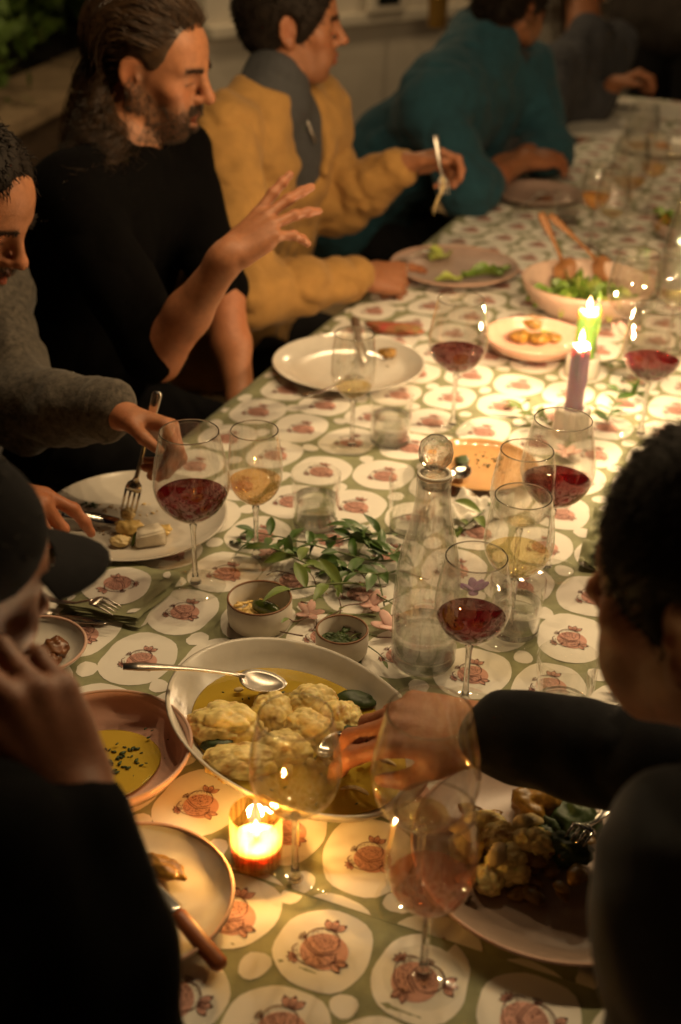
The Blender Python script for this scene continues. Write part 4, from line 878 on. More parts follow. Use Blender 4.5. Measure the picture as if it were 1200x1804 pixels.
for k, (u, v, r, lb) in enumerate([(950, 1432, 0.030, 'round charred vegetable with a yellow core on the taupe plate'), (1010, 1460, 0.026, 'dark charred greens right of the round vegetable'), (1005, 1510, 0.022, 'dark charred greens at the right of the cauliflower'), (965, 1470, 0.016, 'small charred scrap under the round vegetable')]):
    p = onp(u, v, 0.012); tag(raw('charred_vegetable', *blobV(p + V3(0, 0, r * 0.45), (r, r * 0.9, r * 0.7), 4, 0.35, 3, 110 + k), m_char if k == 0 else m_herb, None, loc=p), lb, 'vegetable')
for k, (u, v, rz, lb) in enumerate([(905, 1462, 0.5, 'pale curled cauliflower strip over the pieces on the taupe plate'), (870, 1528, 1.2, 'long pale strip in front of the cauliflower on the taupe plate'), (845, 1485, 2.4, 'short pale strip at the left of the taupe plate')]):
    p = onp(u, v, 0.028); d = V3(math.cos(rz), math.sin(rz), 0) * 0.03; tag(raw('cauliflower_strip', *tube(bez(p, p + d * 0.4 + V3(0, 0, 0.012), p + d * 0.9 + V3(0, 0, 0.006), p + d * 1.3 - V3(0, 0, 0.006), 12), [0.003, 0.007, 0.009, 0.010, 0.009, 0.008, 0.008, 0.009, 0.008, 0.007, 0.005, 0.002], 9, flat=0.55), m_mash, None, loc=p), lb, 'cauliflower')
parts = []
for k in range(46):
    p = onp(rq.uniform(800, 1040), rq.uniform(1430, 1570), 0.02); p[2] = GZ + 0.011 + rq.uniform(0, 0.016); s_ = rq.uniform(0.004, 0.010)
    parts.append(blobV(p, (s_ * 1.5, s_, s_ * 0.5), 2, 0.35, 3, k, rotz(rq.uniform(0, 6))))
o = tag(raw('charred_scraps', *join(*parts), m_char, None, loc=p), 'charred scraps scattered among the food on the taupe plate', 'scraps'); o['kind'] = 'stuff'
fork(on(1085, 1410, GZ + 0.03), on(1010, 1490, GZ + 0.03), 'fork lying on the taupe plate under the dark sleeve', mat=m_steel)
# far plates, far paper, far salad
_, c = plate(948, 340, 0.128, 'shadowed mauve plate between the teal man\'s forearms and the tumbler', m_mauve, h=0.024)
p = onp(955, 350, 0.01); tag(raw('food_scrap', *blobV(p, (0.03, 0.015, 0.008), 3, 0.3, 3, 7), m_meat, None, loc=p), 'dark food scrap on the shadowed mauve plate', 'food')
fork(onp(905, 370, 0.03), onp(965, 340, 0.02), 'fork on the shadowed mauve plate', mat=m_worn)
_, c = plate(1160, 258, 0.14, 'farthest grey plate with an orange scrap before the white paper', m_grey, h=0.022)
p = onp(1165, 256, 0.012); tag(raw('food_scrap', *blobV(p, (0.022, 0.02, 0.012), 3, 0.3, 3, 8), M('orange_scrap', (0.5, 0.18, 0.03), rough=0.4), None, loc=p), 'orange food scrap on the farthest grey plate', 'food')
p = on(1165, 198, GZ); tag(raw('paper_sheet', *box(p + V3(0.02, 0, 0.004), (0.42, 0.26, 0.006), (TW, TS, V3(0, 0, 1)), 0.002), m_cwhite, None, loc=p, smooth=False), 'white folded paper lying at the far end of the table', 'paper')
p = on(1055, 225, GZ); tag(raw('linen_napkin', *box(p + V3(0, 0, 0.004), (0.20, 0.34, 0.007), (TW, TS, V3(0, 0, 1)), 0.002), m_cwhite, None, loc=p, smooth=False), 'white napkin by the far diner\'s hand', 'napkin')
_, c = plate(1215, 395, 0.10, 'dark bowl of green salad cut off by the right edge', m_mauve, deep=True, h=0.05)
for k in range(12):
    r_ = np.random.default_rng(500 + k); a, q = r_.uniform(0, 6.28), math.sqrt(r_.uniform(0, 1)) * 0.075
    o = leafpiece(c + V3(q * math.cos(a), q * math.sin(a), 0.02 + 0.02 * r_.uniform()), 0.07, 0.02, 500 + k, m_salad if k % 4 else m_char, 0, 1.0, 'rocket_leaf'); tag(o, 'dark green leaf in the bowl at the right edge', 'salad leaf', 'leaves in the right edge bowl')

# ------------------------------------------------------------------ napkins
def napkin(c, yaw, W, D, label):
    t = thing('napkin', label, 'napkin', c); A = rotz(yaw); X, Y = A[0], A[1]
    for l in range(4):
        n, V, F = 15, [], []; z0 = 0.0015 + l * 0.0028; sx = W / 2 - 0.0016 * l * (1 if l < 3 else 0.5); sy = D / 2 - 0.001 * l
        for side in (0, 1):
            for i in range(n):
                for j in range(n):
                    x, y = (i / (n - 1) * 2 - 1), (j / (n - 1) * 2 - 1); ed = max(abs(x), abs(y))
                    z = z0 + 0.0012 * math.sin(x * 3 + l) * math.sin(y * 4 + l) + (0.0010 * (1 - ed ** 10) if side == 0 else -0.0010 * (1 - ed ** 10)) + 0.004 * max(0, x - 0.75) * l * 0.8 + 0.002
                    V.append(c + X * (x * sx + 0.003 * math.sin(y * 5 + l * 2)) + Y * (y * sy + 0.002 * math.sin(x * 6 + l)) + V3(0, 0, z))
        for side in (0, 1):
            b = side * n * n
            for i in range(n - 1):
                for j in range(n - 1):
                    f = (b + i * n + j, b + (i + 1) * n + j, b + (i + 1) * n + j + 1, b + i * n + j + 1); F.append(f if side == 0 else f[::-1])
        ring = [i * n for i in range(n)] + [(n - 1) * n + j for j in range(1, n)] + [i * n + n - 1 for i in range(n - 2, -1, -1)] + [j for j in range(n - 2, 0, -1)]
        for q in range(len(ring)):
            a_, b_ = ring[q], ring[(q + 1) % len(ring)]; F.append((a_, a_ + n * n, b_ + n * n, b_))
        raw('fold_layer', V, F, m_cgreen, t)
    ztop = lambda x, y: c[2] + 0.0015 + 3 * 0.0028 + 0.0012 * np.sin(x / (W / 2) * 3 + 3) * np.sin(y / (D / 2) * 4 + 3) + 0.0036 + 0.004 * np.maximum(0, x / (W / 2) - 0.75) * 2.4
    r = np.random.default_rng(5); pn = Print()
    for i, j in ((0, 0), (1, 0), (-1, 0), (0, 1), (0, -1)):
        cc = np.array([-0.004 + i * 0.108, 0.0 + j * 0.102]); pn.fan('w', blob_poly(cc, 0.046, 0.045, 2.3, r), 5); pn.mot(cc, math.pi - 0.35, 0.95, 1)
    for i, j in ((1, 1), (-1, -1), (1, -1), (-1, 1)): pn.fan('w', blob_poly(np.array([i * 0.052, j * 0.05]), 0.012, 0.010, 2.2, r, 14), 1)
    pn.clip(lambda V: (np.abs(V[:, 0]) < W / 2 - 0.006) & (np.abs(V[:, 1]) < D / 2 - 0.006))
    def wf(V, dz):
        out = c + np.outer(V[:, 0], X) + np.outer(V[:, 1], Y); out[:, 2] = ztop(V[:, 0], V[:, 1]) + dz; return out
    pn.build(lambda s, w: s * 0, t, wf)
napkin(on(212, 1047, GZ), math.radians(-20), 0.125, 0.13, 'folded napkin with a pomegranate print between the cheese plate and the capped man')
fork(on(60, 1048, GZ + 0.012), on(208, 1086, GZ + 0.018), 'silver fork lying over the corner of the folded pomegranate napkin', mat=m_worn, bend=0.02)
knife(on(10, 1058, GZ + 0.006), on(90, 1085, GZ + 0.004), on(192, 1096, GZ + 0.004), 'steel table knife lying beside the fork at the folded napkin', wood=m_worn)
# crumpled colourful napkin
p = on(695, 578, GZ + 0.012); m_crum = M('red_patterned_cloth', (0.42, 0.03, 0.035), rough=0.8, vs=30, col2=(0.20, 0.16, 0.05), var=0.1)
V, F = blobV((0, 0, 0), (0.055, 0.018, 0.012), 4, 0.35, 2.6, 17, rotz(-0.25)); tag(raw('cloth_napkin', V + p, F, m_crum, None, loc=p), 'crumpled red patterned napkin behind the white plate', 'napkin')
# crumpled paler napkin under the ochre plate's edge and one at the far right
def crumple(u, v, rx, ry, rz, seed, mat, label, yaw=0.3):
    p = on(u, v, GZ + rz * 0.5); n = 34; V, F = [], []; r = np.random.default_rng(seed)
    X, Y = np.meshgrid(np.linspace(-1, 1, n), np.linspace(-1, 1, n), indexing='ij'); Pq = np.stack([X.ravel(), Y.ravel(), np.zeros(n * n)], 1)
    h = np.abs(fbm(Pq, 2.2, seed, 3)); W = np.stack([X.ravel() * rx * (1 + 0.1 * fbm(Pq, 1.5, seed + 1)), Y.ravel() * ry * (1 + 0.1 * fbm(Pq, 1.7, seed + 2)), h * rz * 1.2], 1) @ rotz(yaw)
    W2 = W.copy(); W2[:, 2] -= 0.0009
    for i in range(n - 1):
        for j in range(n - 1):
            f = (i * n + j, (i + 1) * n + j, (i + 1) * n + j + 1, i * n + j + 1); F.append(f); F.append(tuple(q + n * n for q in f[::-1]))
    q = V3(p[0], p[1], GZ + 0.0015)
    return tag(raw('crumpled_napkin', np.vstack([W, W2]) + q, F, mat, None, loc=q), label, 'napkin')
crumple(835, 895, 0.06, 0.035, 0.022, 31, m_cwhite, 'crumpled pale napkin under the ochre plate behind the bottle', 0.6)
crumple(1095, 950, 0.05, 0.09, 0.020, 33, m_cgreen, 'rumpled sage green napkin beside the curly haired man\'s forehead', -0.3)
# ------------------------------------------------------------------ sprigs
m_leaf = M('fresh_green_leaf', (0.055, 0.115, 0.016), rough=0.42, var=0.35, vs=40, sss=0.05)
m_leaf2 = M('young_green_leaf', (0.14, 0.20, 0.035), rough=0.45, var=0.3, vs=40, sss=0.05)
m_twig = M('brown_twig', (0.13, 0.055, 0.03), rough=0.6, var=0.25, vs=60)
m_twigg = M('green_twig', (0.10, 0.13, 0.03), rough=0.55, var=0.2, vs=60)
m_petal = M('pale_pink_petal', (0.60, 0.36, 0.30), rough=0.6, var=0.15, vs=60, sss=0.1)
m_violet = M('violet_petal', (0.16, 0.03, 0.20), rough=0.6, var=0.3, vs=60)
def leafmesh(L, W, curl, twist, seed):
    n, m = 8, 5; V, F = [], []
    for i in range(n):
        t = i / (n - 1); hw = W * (math.sin(math.pi * min(1, t * 0.97 + 0.03)) ** 0.75) * (1 - 0.25 * t)
        for j in range(m):
            s = j / 2 - 1; V.append((s * hw, t * L, 0.22 * hw * abs(s) * 1.6 + curl * L * (-t * t * 0.6 + 0.2 * t) + twist * s * hw * t))
    for i in range(n - 1):
        for j in range(m - 1): F.append((i * m + j, i * m + j + 1, (i + 1) * m + j + 1, (i + 1) * m + j))
    me = bpy.data.meshes.new('leaf'); me.from_pydata(V, [], F); me.polygons.foreach_set('use_smooth', np.ones(len(F), bool)); return me
LM = [leafmesh(0.036, 0.0078, c_, tw, 0) for c_, tw in ((0.5, 0.2), (0.9, -0.3), (0.25, 0.4), (0.7, 0.0))]
for i, me in enumerate(LM): me.materials.append(m_leaf)
LM2 = [m.copy() for m in LM]
for m in LM2: m.materials.clear(); m.materials.append(m_leaf2)
def put_leaf(parent, p, d, up, sc, meshes, r, name='leaf'):
    y = nrm(d); x = nrm(np.cross(y, up)); z = np.cross(x, y)
    o = bpy.data.objects.new(name, meshes[int(r.integers(0, len(meshes)))]); COL.objects.link(o); o.parent = parent
    q = np.asarray(p) - WLOC[parent.name]
    o.matrix_local = Matrix(((x[0] * sc, y[0] * sc, z[0] * sc, q[0]), (x[1] * sc, y[1] * sc, z[1] * sc, q[1]), (x[2] * sc, y[2] * sc, z[2] * sc, q[2]), (0, 0, 0, 1)))
def sprig(label, stems, nl, seed, meshes, sc=1.0, stem_mat=None, zlift=0.02, name='leafy_sprig'):
    r = np.random.default_rng(seed); p0 = on(*stems[0][0], GZ); t = thing(name, label, 'sprig', p0)
    for pts in stems:
        P = [on(u, v, GZ + z) for (u, v), z in zip(pts, [0.006, zlift, zlift * 1.3, 0.008])]
        B = bez(*P, 16); raw('stem', *tube(B, np.linspace(0.0017, 0.0008, 16), 6), stem_mat or m_twigg, t)
        for k in range(nl):
            f = (k + 0.6) / nl; i = min(14, int(f * 15)); q = B[i]; tan = nrm(B[i + 1] - B[i]); side = np.cross(tan, V3(0, 0, 1)) * (1 if k % 2 else -1)
            d = nrm(tan * r.uniform(0.2, 0.9) + side * r.uniform(0.5, 1.0) + V3(0, 0, r.uniform(-0.15, 0.75)))
            put_leaf(t, q, d, nrm(V3(*(r.normal(size=2) * 0.35), 1)), sc * r.uniform(0.7, 1.2), meshes, r)
        for k in range(2): put_leaf(t, B[-1], nrm(tan + r.normal(size=3) * 0.3), V3(0, 0, 1), sc * 0.8, meshes, r)
    return t
sprig('dark green leafy sprig lying between the tumbler and the ramekins', [((690, 940), (640, 935), (560, 965), (500, 950)), ((700, 985), (640, 1000), (590, 960), (450, 938)), ((650, 965), (640, 950), (625, 940), (620, 925)), ((705, 960), (690, 990), (668, 985), (650, 940)), ((560, 985), (530, 990), (480, 960), (425, 955)), ((700, 1005), (660, 1020), (610, 1000), (575, 1010))], 12, 5, LM, 1.08, zlift=0.035)
sprig('lighter green sprig drooping over the larger ramekin', [((640, 1030), (590, 1020), (530, 1040), (460, 1045)), ((600, 1020), (560, 1000), (520, 985), (490, 970))], 6, 6, LM2, 1.1, zlift=0.050)
sprig('small leafy sprig left of the purple candle\'s holder', [((975, 752), (955, 742), (935, 725), (905, 718))], 8, 7, LM2, 1.0)
sprig('upright leafy sprig between the candles and the red wine at the right edge', [((1070, 745), (1075, 725), (1085, 705), (1095, 688)), ((1110, 700), (1130, 690), (1120, 672), (1125, 660))], 7, 8, LM, 1.0)
sprig('dark leaves in shadow behind the lime green candle\'s holder', [((1060, 640), (1090, 650), (1120, 640), (1160, 660))], 9, 9, LM, 1.0)
sprig('long pale olive leaf sprig tucked behind the water bottle', [((870, 880), (850, 905), (835, 915), (815, 930))], 4, 10, LM2, 1.5)
# dry twigs with tiny buds in front of the sprig
r = np.random.default_rng(77); p0 = on(600, 1080, GZ); tw = thing('dry_twigs', 'tangle of thin reddish twigs with tiny dark buds around the small ramekin', 'twigs', p0)
for k in range(30):
    u, v = r.uniform(530, 705), r.uniform(1000, 1130); a = r.uniform(0, 6.28); L = r.uniform(0.02, 0.07); A = on(u, v, GZ + r.uniform(0.002, 0.02)); d = V3(math.cos(a), math.sin(a), r.uniform(-0.1, 0.35)) * L
    B = bez(A, A + d * 0.3 + r.normal(size=3) * 0.006, A + d * 0.7 + r.normal(size=3) * 0.008, A + d, 8); B[:, 2] = np.maximum(B[:, 2], GZ + 0.0018)
    raw('twig', *tube(B, np.linspace(0.0012, 0.0006, 8), 5), m_twig if k % 3 else m_twigg, tw)
    if k % 2 == 0: put_leaf(tw, B[-1], nrm(d + r.normal(size=3) * 0.01), V3(0, 0, 1), r.uniform(0.3, 0.55), [LM2[0]], r, 'bud')
def petals(u, v, n, mat, label, R=0.012, seed=0, name='blossom', z=0.008):
    r = np.random.default_rng(seed); p = on(u, v, GZ + z); t = thing(name, label, 'blossom', p)
    for k in range(n):
        a = k * 6.283 / n + r.uniform(-0.2, 0.2); d = V3(math.cos(a), math.sin(a), r.uniform(0.1, 0.7))
        V, F = blobV((0, 0, 0), (R, R * 0.55, R * 0.12), 2, 0.1, 2, k); x = nrm(d); y = nrm(np.cross(V3(0, 0, 1), x)); zz = np.cross(x, y)
        raw('petal', V @ np.array([x, y, zz]) + p + x * R * 0.8, F, mat, t)
petals(655, 1065, 5, m_petal, 'pale pink blossom fallen among the twigs beside the bottle', 0.013, 1)
petals(690, 1105, 6, m_petal, 'larger pale blossom lying right of the small ramekin', 0.016, 2)
petals(545, 1080, 5, m_petal, 'pale blossom between the two ramekins', 0.012, 3)
petals(470, 975, 5, m_petal, 'pinkish blossom at the amber glass foot', 0.009, 4)
petals(835, 1040, 7, m_violet, 'violet blossom standing between the bottle and the white wine glass', 0.013, 5, z=0.025)
petals(1000, 800, 6, m_petal, 'mauve blossom lying behind the dark red wine glass', 0.014, 6)
petals(1100, 590, 7, m_petal, 'pink blossom seen through the glasses at the right edge', 0.020, 7, z=0.04)
flakes(on(480, 1010, 0.7545), 16, 0.16, 0.10, 0.0018, m_curd, 201, 0, 'pale crumbs scattered on the cloth before the cheese plate', 'crumbs', 'bread_crumbs')
flakes(on(690, 1240, 0.7545), 14, 0.12, 0.12, 0.0018, m_herb, 202, 0, 'dark crumbs scattered on the cloth beside the platter', 'crumbs', 'food_crumbs')
# twist of dried peel by the cuff
petals(1092, 1212, 5, m_twig, 'small brown seed head on the cloth by the man\'s jaw', 0.010, 8)

# ------------------------------------------------------------------ figures: blended volumes turned into one skin
def _cap(a, b, ra, rb, k=0.02): return ('c', np.asarray(a, float), np.asarray(b, float), ra, rb, k)
def _ell(c, r, A=None, k=0.02): return ('e', np.asarray(c, float), np.asarray(r, float), np.eye(3) if A is None else np.asarray(A, float), k)   # rows of A: local axes
def _sub(p): return ('-',) + p
def _d(p, P):
    if p[0] == 'c':
        a, b, ra, rb = p[1:5]; ab = b - a; t = np.clip((P - a) @ ab / (ab @ ab + 1e-12), 0, 1)
        return np.linalg.norm(P - a - t[:, None] * ab, axis=1) - (ra + (rb - ra) * t)
    c, r, A = p[1:4]; q = (P - c) @ A.T; k0 = np.linalg.norm(q / r, axis=1); k1 = np.linalg.norm(q / r ** 2, axis=1)
    return k0 * (k0 - 1) / (k1 + 1e-9)
def _bound(p):
    if p[0] == 'c': m = max(p[3], p[4]); return np.minimum(p[1], p[2]) - m, np.maximum(p[1], p[2]) + m
    m = p[2].max(); return p[1] - m, p[1] + m
def sdf_eval(prims, P, disp=None):
    d = None
    for p in prims:
        if p[0] == '-':
            if d is None: continue
            q = p[1:]; k = q[-1]; e = -_d(q, P); h = np.maximum(k - np.abs(d - e), 0) / k; d = np.maximum(d, e) + h * h * k * 0.25
        else:
            k = p[-1]; e = _d(p, P)
            if d is None: d = e
            else: h = np.maximum(k - np.abs(d - e), 0) / k; d = np.minimum(d, e) - h * h * k * 0.25
    if disp is not None:
        m = np.abs(d) < 0.03
        if m.any(): d[m] += disp(P[m])
    return d
def skin(prims, h, disp=None, dmax=0.0, B=12):
    """surface nets over the blocks the surface passes through"""
    lo = np.min([_bound(p)[0] for p in prims if p[0] != '-'], axis=0) - 3 * h - dmax
    hi = np.max([_bound(p)[1] for p in prims if p[0] != '-'], axis=0) + 3 * h + dmax
    nb = np.ceil((hi - lo) / (h * B)).astype(int)
    I = np.stack(np.meshgrid(*[np.arange(n) for n in nb], indexing='ij'), -1).reshape(-1, 3)
    Cc = lo + (I + 0.5) * B * h; R = B * h * 0.866
    kmax = 0.05
    D = np.stack([(_d(p[1:], Cc) if p[0] == '-' else _d(p, Cc)) for p in prims])
    pos = np.array([p[0] != '-' for p in prims]); mn = D[pos].min(axis=0)
    keep = np.where(np.abs(mn) < R * 1.3 + kmax * 0.4 + dmax)[0]
    # subtractions can carve inside
    if (~pos).any(): keep = np.union1d(keep, np.where((np.abs(D[~pos]).min(axis=0) < R * 1.2) & (mn < R))[0])
    g = np.arange(B + 1); G = np.stack(np.meshgrid(g, g, g, indexing='ij'), -1).reshape(-1, 3)
    N = nb * B + 1
    keys, verts, qa = [], [], []
    E = [((0, 0, 0), (1, 0, 0)), ((0, 1, 0), (1, 1, 0)), ((0, 0, 1), (1, 0, 1)), ((0, 1, 1), (1, 1, 1)), ((0, 0, 0), (0, 1, 0)), ((1, 0, 0), (1, 1, 0)), ((0, 0, 1), (0, 1, 1)), ((1, 0, 1), (1, 1, 1)), ((0, 0, 0), (0, 0, 1)), ((1, 0, 0), (1, 0, 1)), ((0, 1, 0), (0, 1, 1)), ((1, 1, 0), (1, 1, 1))]
    key = lambda a: (a[:, 0] * N[1] + a[:, 1]) * N[2] + a[:, 2]
    for b in keep:
        use = [p for i, p in enumerate(prims) if (D[i, b] < R * 2 + mn[b] + kmax * 2.2 if pos[i] else D[i, b] < R * 1.3 + kmax)]
        if not use: continue
        P = lo + (I[b] * B + G) * h
        S = sdf_eval(use, P, disp).reshape(B + 1, B + 1, B + 1)
        s = S < 0
        if s.all() or not s.any(): continue
        sl = lambda o: tuple(slice(x, x + B) for x in o)
        cnt = np.zeros((B, B, B)); acc = np.zeros((B, B, B, 3))
        for e0, e1 in E:
            A_, B_ = S[sl(e0)], S[sl(e1)]; cr = (A_ < 0) != (B_ < 0)
            t = np.where(cr, A_ / np.where(cr, A_ - B_, 1), 0); q = np.array(e0) + t[..., None] * (np.array(e1) - np.array(e0))
            acc += np.where(cr[..., None], q, 0); cnt += cr
        ci = np.argwhere(cnt > 0)
        if len(ci):
            v = acc[ci[:, 0], ci[:, 1], ci[:, 2]] / cnt[ci[:, 0], ci[:, 1], ci[:, 2]][:, None]
            keys.append(key(I[b] * B + ci)); verts.append(lo + (I[b] * B + ci + v) * h)
        for ax in range(3):
            o = [0, 0, 0]; o[ax] = 1; A_ = s[:B, :B, :B]; B_ = s[tuple(slice(x, x + B) for x in o)]
            ei = np.argwhere(A_ != B_)
            if not len(ei): continue
            fl = A_[ei[:, 0], ei[:, 1], ei[:, 2]]; g0 = I[b] * B + ei; u = np.zeros(3, int); w = np.zeros(3, int); u[(ax + 1) % 3] = 1; w[(ax + 2) % 3] = 1
            q = np.stack([key(g0 - u - w), key(g0 - w), key(g0), key(g0 - u)], 1); q[~fl] = q[~fl][:, ::-1]; qa.append(q)
    keys = np.concatenate(keys); verts = np.concatenate(verts); qa = np.concatenate(qa)
    o = np.argsort(keys); keys = keys[o]; verts = verts[o]
    ix = np.searchsorted(keys, qa); ix = np.clip(ix, 0, len(keys) - 1); ok = (keys[ix] == qa).all(axis=1)
    return verts, ix[ok].astype(np.int32)

class Head:
    """head frame: c centre, rows x (its right), y (face), z (crown)"""
    def __init__(s, c, face, up=(0, 0, 1), sc=1.0):
        s.c = np.asarray(c, float); s.y = nrm(face); s.x = nrm(np.cross(s.y, up)); s.z = np.cross(s.x, s.y); s.A = np.array([s.x, s.y, s.z]); s.sc = sc
    def p(s, x, y, z): return s.c + s.sc * (x * s.x + y * s.y + z * s.z)
    def loc(s, P): return (P - s.c) @ s.A.T / s.sc
    def ell(s, c, r, k=0.02, tilt=None):
        A = s.A
        if tilt is not None: A = np.asarray(tilt) @ s.A
        return _ell(s.p(*c), np.asarray(r) * s.sc, A, k * s.sc)
    def cap(s, a, b, ra, rb, k=0.015): return _cap(s.p(*a), s.p(*b), ra * s.sc, rb * s.sc, k * s.sc)
    def prims(s, mouth=0.0, nose=1.0, jaw=1.0, eyes='closed'):
        L = []; e, c = s.ell, s.cap
        L += [e((0, -0.014, 0.034), (0.0765, 0.098, 0.086), 0.02), e((0, 0.028, -0.022), (0.060, 0.064, 0.086), 0.03),
              e((0, 0.052, 0.040), (0.056, 0.040, 0.050), 0.03)]
        for q in (-1, 1):
            L += [c((q * 0.056, -0.004, -0.052), (q * 0.026, 0.058, -0.096), 0.020 * jaw, 0.019, 0.025), e((q * 0.045, 0.062, -0.020), (0.022, 0.020, 0.018), 0.022),
                  c((q * 0.012, 0.0885, 0.021), (q * 0.044, 0.072, 0.024), 0.0105, 0.010, 0.014), e((q * 0.030, 0.072, -0.062), (0.024, 0.022, 0.030), 0.025)]
        L += [e((0, 0.070, -0.102), (0.023, 0.020, 0.016), 0.02)]
        for q in (-1, 1): L += [_sub(e((q * 0.031, 0.101, 0.003), (0.019, 0.0175, 0.0135), 0.012))]
        for q in (-1, 1): L += [e((q * 0.0315, 0.0765, 0.002), (0.0145, 0.0125, 0.0118), 0.006), c((q * 0.018, 0.0875, 0.0035), (q * 0.044, 0.0785, 0.0035), 0.0038, 0.0034, 0.005)]
        L += [c((0, 0.090, 0.020), (0, 0.108 + 0.006 * nose, -0.022), 0.0082, 0.0098 * nose, 0.012), e((0, 0.113 + 0.004 * nose, -0.0265), (0.0115, 0.0115, 0.0095), 0.010)]
        for q in (-1, 1): L += [e((q * 0.0125, 0.101, -0.031), (0.0082, 0.0115, 0.0072), 0.007), _sub(e((q * 0.0065, 0.109, -0.0375), (0.0035, 0.006, 0.004), 0.003))]
        L += [e((0, 0.083, -0.058), (0.027, 0.016, 0.020), 0.02)]
        up, lo = -0.0575, -0.0705 - mouth
        L += [c((-0.0215, 0.087, -0.063 - mouth * 0.3), (0, 0.1015, up), 0.0042, 0.0060, 0.006), c((0.0215, 0.087, -0.063 - mouth * 0.3), (0, 0.1015, up), 0.0042, 0.0060, 0.006),
              c((-0.0205, 0.086, -0.066 - mouth * 0.5), (0, 0.0985, lo), 0.0045, 0.0072, 0.006), c((0.0205, 0.086, -0.066 - mouth * 0.5), (0, 0.0985, lo), 0.0045, 0.0072, 0.006)]
        L += [_sub(e((0, 0.100, -0.0645 - mouth * 0.45), (0.0195, 0.013, 0.0014 + mouth * 0.42), 0.003))]
        for q in (-1, 1):
            t = rotz(0.0); cs, sn = math.cos(0.45), math.sin(0.45); T = np.array([[cs, q * sn, 0], [-q * sn, cs, 0], [0, 0, 1.0]]); c2, s2 = math.cos(0.22), math.sin(0.22); T = np.array([[1, 0, 0], [0, c2, s2], [0, -s2, c2]]) @ T
            L += [e((q * 0.079, -0.010, -0.006), (0.0062, 0.0195, 0.0315), 0.010, T), e((q * 0.080, -0.001, -0.031), (0.0052, 0.009, 0.010), 0.008, T), _sub(e((q * 0.0875, -0.0065, -0.004), (0.0065, 0.0115, 0.0200), 0.005, T)), e((q * 0.078, 0.006, -0.010), (0.0045, 0.004, 0.007), 0.005, T)]
        return L
    def colour(s, P, tone, beard=0.0, lips=1.0, scalp=1.0, cap_fun=None, beard_col=(0.07, 0.04, 0.022), hair_col=(0.03, 0.018, 0.01)):
        q = s.loc(P); x, y, z = q.T; c = np.tile(np.asarray(tone, float), (len(P), 1)); inh = (np.linalg.norm(q / V3(0.13, 0.16, 0.16), axis=1) < 1)
        def mix(w, col):
            nonlocal c
            w = (np.clip(w, 0, 1) * inh)[:, None]; c = c * (1 - w) + np.asarray(col) * w
        g = lambda cx, cy, cz, rx, ry, rz: np.exp(-(((x - cx) / rx) ** 2 + ((y - cy) / ry) ** 2 + ((z - cz) / rz) ** 2))
        t = np.asarray(tone)
        mix(0.45 * (g(0.045, 0.07, -0.025, 0.025, 0.04, 0.02) + g(-0.045, 0.07, -0.025, 0.025, 0.04, 0.02)) + 0.5 * g(0, 0.115, -0.027, 0.016, 0.02, 0.014), t * V3(1.05, 0.78, 0.72))
        mix(0.6 * (g(0.08, -0.01, -0.005, 0.012, 0.03, 0.04) + g(-0.08, -0.01, -0.005, 0.012, 0.03, 0.04)), t * V3(1.0, 0.72, 0.62))
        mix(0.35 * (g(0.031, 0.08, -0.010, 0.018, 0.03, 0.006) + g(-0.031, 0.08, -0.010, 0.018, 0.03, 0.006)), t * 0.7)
        if beard:
            nz = 0.5 + 0.5 * fbm(P, 160, 3, 2)
            lowm = 1 / (1 + np.exp((z + 0.040 + 0.10 * np.clip(np.abs(x) - 0.035, 0, 1) * -1.2) / 0.006)); zone = lowm * (y > -0.012) * (z > -0.118) * ((y > 0.03) | (z > -0.072))
            mou = g(0, 0.100, -0.047, 0.026, 0.02, 0.006)
            side = np.exp(-((y - 0.012) / 0.013) ** 2) * (np.abs(x) > 0.05) * (z < 0.015) * (z > -0.06)
            mix(np.clip(zone + side + mou * 1.2, 0, 1) * beard * (0.65 + 0.5 * nz), beard_col)
        if lips: mix(lips * np.clip(1.4 * np.exp(-((z + 0.064) / 0.0105) ** 2 - (x / 0.021) ** 4) * (y > 0.0895), 0, 1), t * V3(0.92, 0.52, 0.48))
        mix(np.exp(-((z + 0.0665) / 0.0035) ** 2 - (x / 0.019) ** 4) * (y < 0.0965) * (y > 0.083) * 1.0, (0.03, 0.008, 0.006))
        br = np.exp(-((z - (0.0235 + 0.05 * np.clip(0.03 - np.abs(x), 0, 1) * -0.3)) / 0.0055) ** 2) * (np.abs(x) > 0.010) * (np.abs(x) < 0.052) * (y > 0.06)
        mix(br * 0.9, hair_col)
        lash = np.exp(-((z + 0.0035) / 0.0016) ** 2) * (np.abs(np.abs(x) - 0.031) < 0.0135) * (y > 0.072)
        mix(lash * 0.85, (0.02, 0.01, 0.007))
        return c

